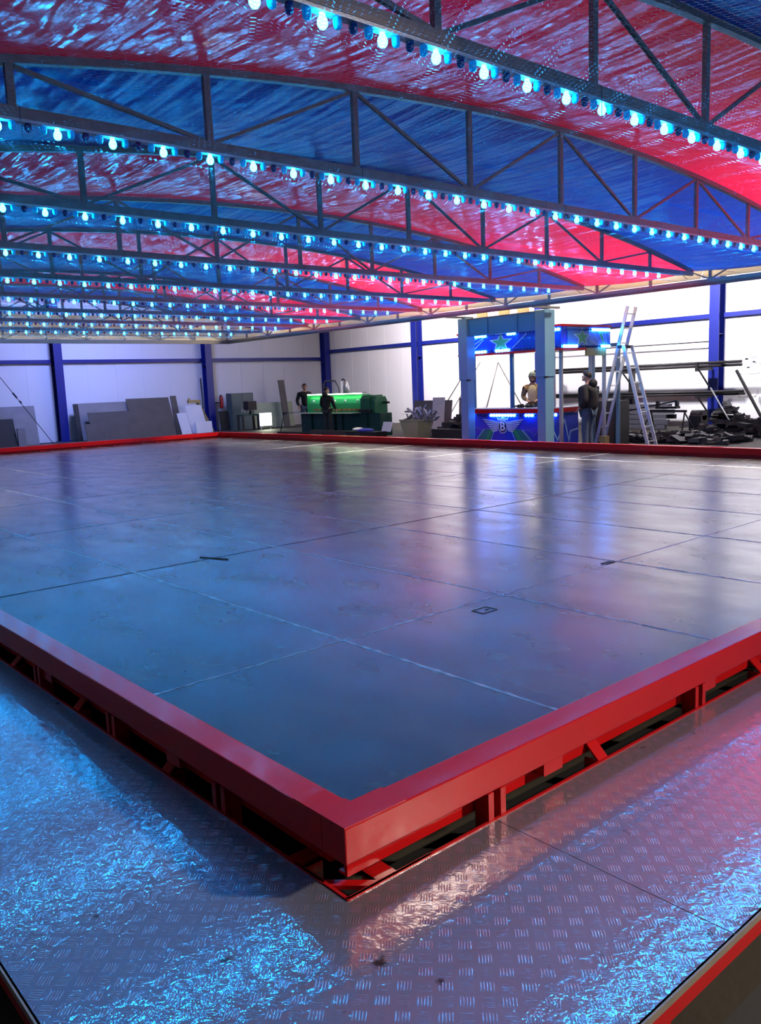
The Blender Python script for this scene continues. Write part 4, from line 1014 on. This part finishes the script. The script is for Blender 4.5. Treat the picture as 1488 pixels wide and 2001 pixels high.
# ------------------------------------------------------------------ people
def skin_mesh(verts, edges, radii, sub=2, root=0):
    me = bpy.data.meshes.new('tmp'); me.from_pydata(verts, edges, []); o = bpy.data.objects.new('tmp', me); C.objects.link(o)
    o.modifiers.new('skin', 'SKIN')
    sv = me.skin_vertices[0].data
    for i, r in enumerate(radii):
        sv[i].radius = r if isinstance(r, tuple) else (r, r); sv[i].use_root = (i == root)
    m = o.modifiers.new('sub', 'SUBSURF'); m.levels = sub; m.render_levels = sub
    dg = bpy.context.evaluated_depsgraph_get(); dg.update()
    out = bpy.data.meshes.new_from_object(o.evaluated_get(dg))
    bpy.data.objects.remove(o); bpy.data.meshes.remove(me)
    return out
def person(loc, yaw, h, label, pose, jacket, trousers, hair, hat=None, extra=None, bulk=1.0):
    """built facing +X in local space, scaled from 1.75 m"""
    s = h / 1.75
    t = thing('person', loc, label, 'person')
    T = Matrix.Translation(Vector(loc)) @ Matrix.Rotation(yaw, 4, 'Z') @ Matrix.Scale(s, 4)
    L = pose
    J = dict(pelvis=(0, 0, .95), waist=(0, 0, 1.10), chest=(.01, 0, 1.30), upper=(0, 0, 1.42), neck=(0.0, 0, 1.49), head0=(.02, 0, 1.57), head1=(.03, 0, 1.66), head2=(.02, 0, 1.71),
             sl=(0, .18, 1.41), sr=(0, -.18, 1.41), hl=(0, .09, .90), hr=(0, -.09, .90), kl=(.03, .10, .50), kr=(.03, -.10, .50), al=(0, .11, .09), ar=(0, -.11, .09), tl=(.14, .13, .04), tr=(.14, -.13, .04))
    J.update(L)
    hx_, hy_ = L.get('head_dir', (1, 0))
    names = list(k for k in J if k != 'head_dir')
    V = {k: Vector(J[k]) for k in names}
    def put(name, me, m):
        me.transform(T); me.materials.clear(); me.materials.append(m); me.name = name
        me.polygons.foreach_set('use_smooth', [True] * len(me.polygons))
        o = bpy.data.objects.new(name, me); C.objects.link(o); o.parent = t; o.matrix_parent_inverse = Matrix.Translation(-t.location); return o
    # body
    vs = []; rs = []; ed = []; idx = {}
    def av(k, p, r): idx[k] = len(vs); vs.append(tuple(p)); rs.append(r)
    for k, r in (('pelvis', (.13, .10)), ('waist', (.125, .095)), ('chest', (.145, .10)), ('upper', (.10, .08)), ('neck', .052), ('head0', (.068, .070)), ('head1', (.082, .088)), ('head2', (.068, .070)),
                 ('sl', .055), ('el', .042), ('wl', .028), ('sr', .055), ('er', .042), ('wr', .028), ('hl', .082), ('kl', .055), ('al', .038), ('tl', .03), ('hr', .082), ('kr', .055), ('ar', .038), ('tr', .03)):
        av(k, V[k], r)
    for a, b in (('pelvis', 'waist'), ('waist', 'chest'), ('chest', 'upper'), ('upper', 'neck'), ('neck', 'head0'), ('head0', 'head1'), ('head1', 'head2'), ('upper', 'sl'), ('sl', 'el'), ('el', 'wl'), ('upper', 'sr'), ('sr', 'er'), ('er', 'wr'), ('pelvis', 'hl'), ('hl', 'kl'), ('kl', 'al'), ('al', 'tl'), ('pelvis', 'hr'), ('hr', 'kr'), ('kr', 'ar'), ('ar', 'tr')):
        ed.append((idx[a], idx[b]))
    for sd in 'lr':
        w = V['w' + sd]; e = V['e' + sd]; d = (w - e).normalized(); pal = w + d * .07
        side = Vector((0, 1, 0)) if abs(d.y) < .8 else Vector((1, 0, 0)); side = (side - d * side.dot(d)).normalized(); nrm = d.cross(side).normalized()
        av('p' + sd, pal, (.032, .018)); ed.append((idx['w' + sd], idx['p' + sd]))
        for i, fl in enumerate((.065, .078, .072, .055)):
            b = pal + side * (-.027 + .018 * i) + d * .015; m_ = b + d * fl * .5 + nrm * .006; tip = b + d * fl * .85 + nrm * .028
            av(f'f{sd}{i}a', m_, .0088); av(f'f{sd}{i}b', tip, .0075); ed.append((idx['p' + sd], idx[f'f{sd}{i}a'])); ed.append((idx[f'f{sd}{i}a'], idx[f'f{sd}{i}b']))
        b = w + d * .03 - side * .035; av(f't{sd}a', b, .011); av(f't{sd}b', b + d * .04 - side * .012 + nrm * .01, .009); ed.append((idx['w' + sd], idx[f't{sd}a'])); ed.append((idx[f't{sd}a'], idx[f't{sd}b']))
    me = skin_mesh(vs, ed, rs, 1)
    # face: nose, ears, brow, chin joined into the body mesh
    hd = Vector((hx_, hy_, 0)).normalized(); lf = Vector((-hd.y, hd.x, 0)); hc = V['head1']
    fb = MB()
    def fball(f, l, z, r, sc=(1, 1, 1)): c = hc + hd * f + lf * l + Vector((0, 0, z)); fb.ball(tuple(c), r, 8, 6, sc)
    fball(.094, 0, -.045, .017, (1, .8, 1.3)); fball(.082, 0, -.095, .024, (1, 1.2, .8)); fball(.085, 0, -.072, .014, (.8, 1.6, .6)); fball(.004, .085, -.04, .022, (.9, .45, 1.4)); fball(.004, -.085, -.04, .022, (.9, .45, 1.4)); fball(.080, .03, -.010, .016, (.6, 1.3, .6)); fball(.080, -.03, -.010, .016, (.6, 1.3, .6)); fball(.03, 0, -.07, .06, (1, 1, .9))
    bm = bmesh.new(); bm.from_mesh(me); tm = fb.mesh('f', None); bm.from_mesh(tm); bm.to_mesh(me); bm.free()
    put('body', me, M_SKIN)
    eb = MB()
    for q in (-.03, .03): eb.ball(tuple(hc + hd * .088 + lf * q + Vector((0, 0, -.022))), .008, 6, 5)
    put('eyes', eb.mesh('eyes', None), M_BLACK)
    # hair or hat
    hb = MB()
    n, m_ = 16, 8; vv = []; ff = []
    for i in range(m_ + 1):
        for j in range(n):
            a = 2 * PI * j / n; front = math.cos(a)
            lim = PI * (.50 - .18 * front) if hat is None else PI * .50
            th = lim * i / m_; r = .104 if hat is None else .112
            c = hc + Vector((0, 0, -.005)) - hd * .008
            p = c + (hd * math.cos(a) + lf * math.sin(a) * .92) * r * math.sin(th) + Vector((0, 0, r * math.cos(th) * (1.0 if hat is None else 1.15)))
            vv.append(tuple(p))
    for i in range(m_):
        for j in range(n): ff.append((i * n + j, (i + 1) * n + j, (i + 1) * n + (j + 1) % n, i * n + (j + 1) % n))
    hb.add(vv, ff, True)
    if hat is not None:
        ring = [tuple(hc + Vector((0, 0, .0)) - hd * .008 + (hd * math.cos(a) + lf * .92 * math.sin(a)) * .108) for a in [2 * PI * j / 16 for j in range(17)]]
        hb.tube(ring, .016, 6)
    put('hat' if hat is not None else 'hair', hb.mesh('hair', None), hat if hat is not None else hair)
    if hat is not None:
        bb = MB(); bb.ball(tuple(hc - hd * .045 + Vector((0, 0, -.06))), .095, 10, 8, (.9, .95, 1.2)); put('hair', bb.mesh('hair', None), hair)
    # jacket
    def sub_skin(seq, radii, edges, name, m, sb=2):
        o = put(name, skin_mesh([tuple(V[k]) if isinstance(k, str) else tuple(k) for k in seq], edges, radii, sb), m); return o
    wl = V['wl'].lerp(V['el'], .12); wr = V['wr'].lerp(V['er'], .12)
    hem = V['pelvis'] + Vector((0, 0, -.06)); upper2 = V['upper'] + Vector((0, 0, .02))
    sub_skin([hem, 'waist', 'chest', upper2, 'sl', 'el', wl, 'sr', 'er', wr], [(.19 * bulk, .135 * bulk), (.185 * bulk, .13 * bulk), (.20 * bulk, .14 * bulk), (.115, .10), .082 * bulk, .066 * bulk, .048 * bulk, .082 * bulk, .066 * bulk, .048 * bulk],
             [(0, 1), (1, 2), (2, 3), (3, 4), (4, 5), (5, 6), (3, 7), (7, 8), (8, 9)], 'jacket', jacket)
    sub_skin(['pelvis', 'hl', 'kl', V['al'] + Vector((0, 0, .02)), 'hr', 'kr', V['ar'] + Vector((0, 0, .02))], [(.15, .115), .105, .078, .062, .105, .078, .062], [(0, 1), (1, 2), (2, 3), (0, 4), (4, 5), (5, 6)], 'trousers', trousers)
    for a, b in (('al', 'tl'), ('ar', 'tr')):
        A, B = V[a], V[b]; d = (B - A); d.z = 0; d.normalize()
        mb = MB(); mb.tube([(A - d * .05 + Vector((0, 0, -.045)))[:], (A + d * .05 + Vector((0, 0, -.045)))[:], (A + d * .19 + Vector((0, 0, -.055)))[:]], [.045, .045, .033], 10); put('shoe', mb.mesh('shoe', None), M_SHOE)
    if extra: extra(V, put)
    return t
# local pose facing +X; left hand is +Y
pockets = dict(el=(-.06, .27, 1.13), wl=(.10, .21, .98), er=(-.06, -.27, 1.13), wr=(.10, -.21, .98))
def hood(V, put):
    mb = MB(); mb.ball(tuple(V['neck'] + Vector((-.11, 0, .0))), .10, 12, 8, (.85, 1.15, .95)); put('hood', mb.mesh('hood', None), M_JACKET)
person((14.45, 10.18, ZF), R_(100), 1.69, 'person in a bulky black hooded jacket and blue jeans standing right of the booth', dict(pockets), M_JACKET, M_JEANS, M_HAIR, None, hood, 1.22)
def vest(V, put):
    mb = MB(); c = V['chest']
    mb.ball((c.x + .13, c.y, c.z - .08), .12, 12, 8, (.45, 1.0, 1.9)); put('shirt_front', mb.mesh('shirt', None), M_CREAMCLOTH)
person((14.95, 12.0, ZF + .17), R_(215), 1.55, 'person in a slate beanie and tan jacket inside the booth, looking down',
       dict(el=(.02, .25, 1.14), wl=(.22, .12, 1.06), er=(.02, -.25, 1.14), wr=(.22, -.12, 1.06), head1=(.06, 0, 1.655), head2=(.06, 0, 1.71)), M_TAN, M_JEANS, M_HAIR, M_BEANIE, vest)
o = MB().span((14.4, 11.2, ZF), (15.25, 13.25, ZF + .17)).build('booth_floor', M_DKSTEEL, bt)
person((16.75, 21.95, ZF), R_(20), 1.58, 'person in a dark hooded top and mottled trousers, back turned, before the machine',
       dict(el=(.03, .26, 1.13), wl=(.20, .22, .93), er=(.03, -.27, 1.13), wr=(.22, -.24, .93), head_dir=(.6, -.8)), M_JACKET, M_CAMO, M_HAIR, None, hood)
person((17.9, 24.75, ZF), R_(-115), 1.76, 'person in a black jacket standing behind the green machine, head bowed',
       dict(el=(-.02, .28, 1.13), wl=(.12, .24, .92), er=(-.02, -.28, 1.13), wr=(.12, -.24, .92), head0=(.05, 0, 1.56), head1=(.08, 0, 1.64), head2=(.08, 0, 1.70)), M_JACKET, M_JEANS, M_HAIR, None, None)
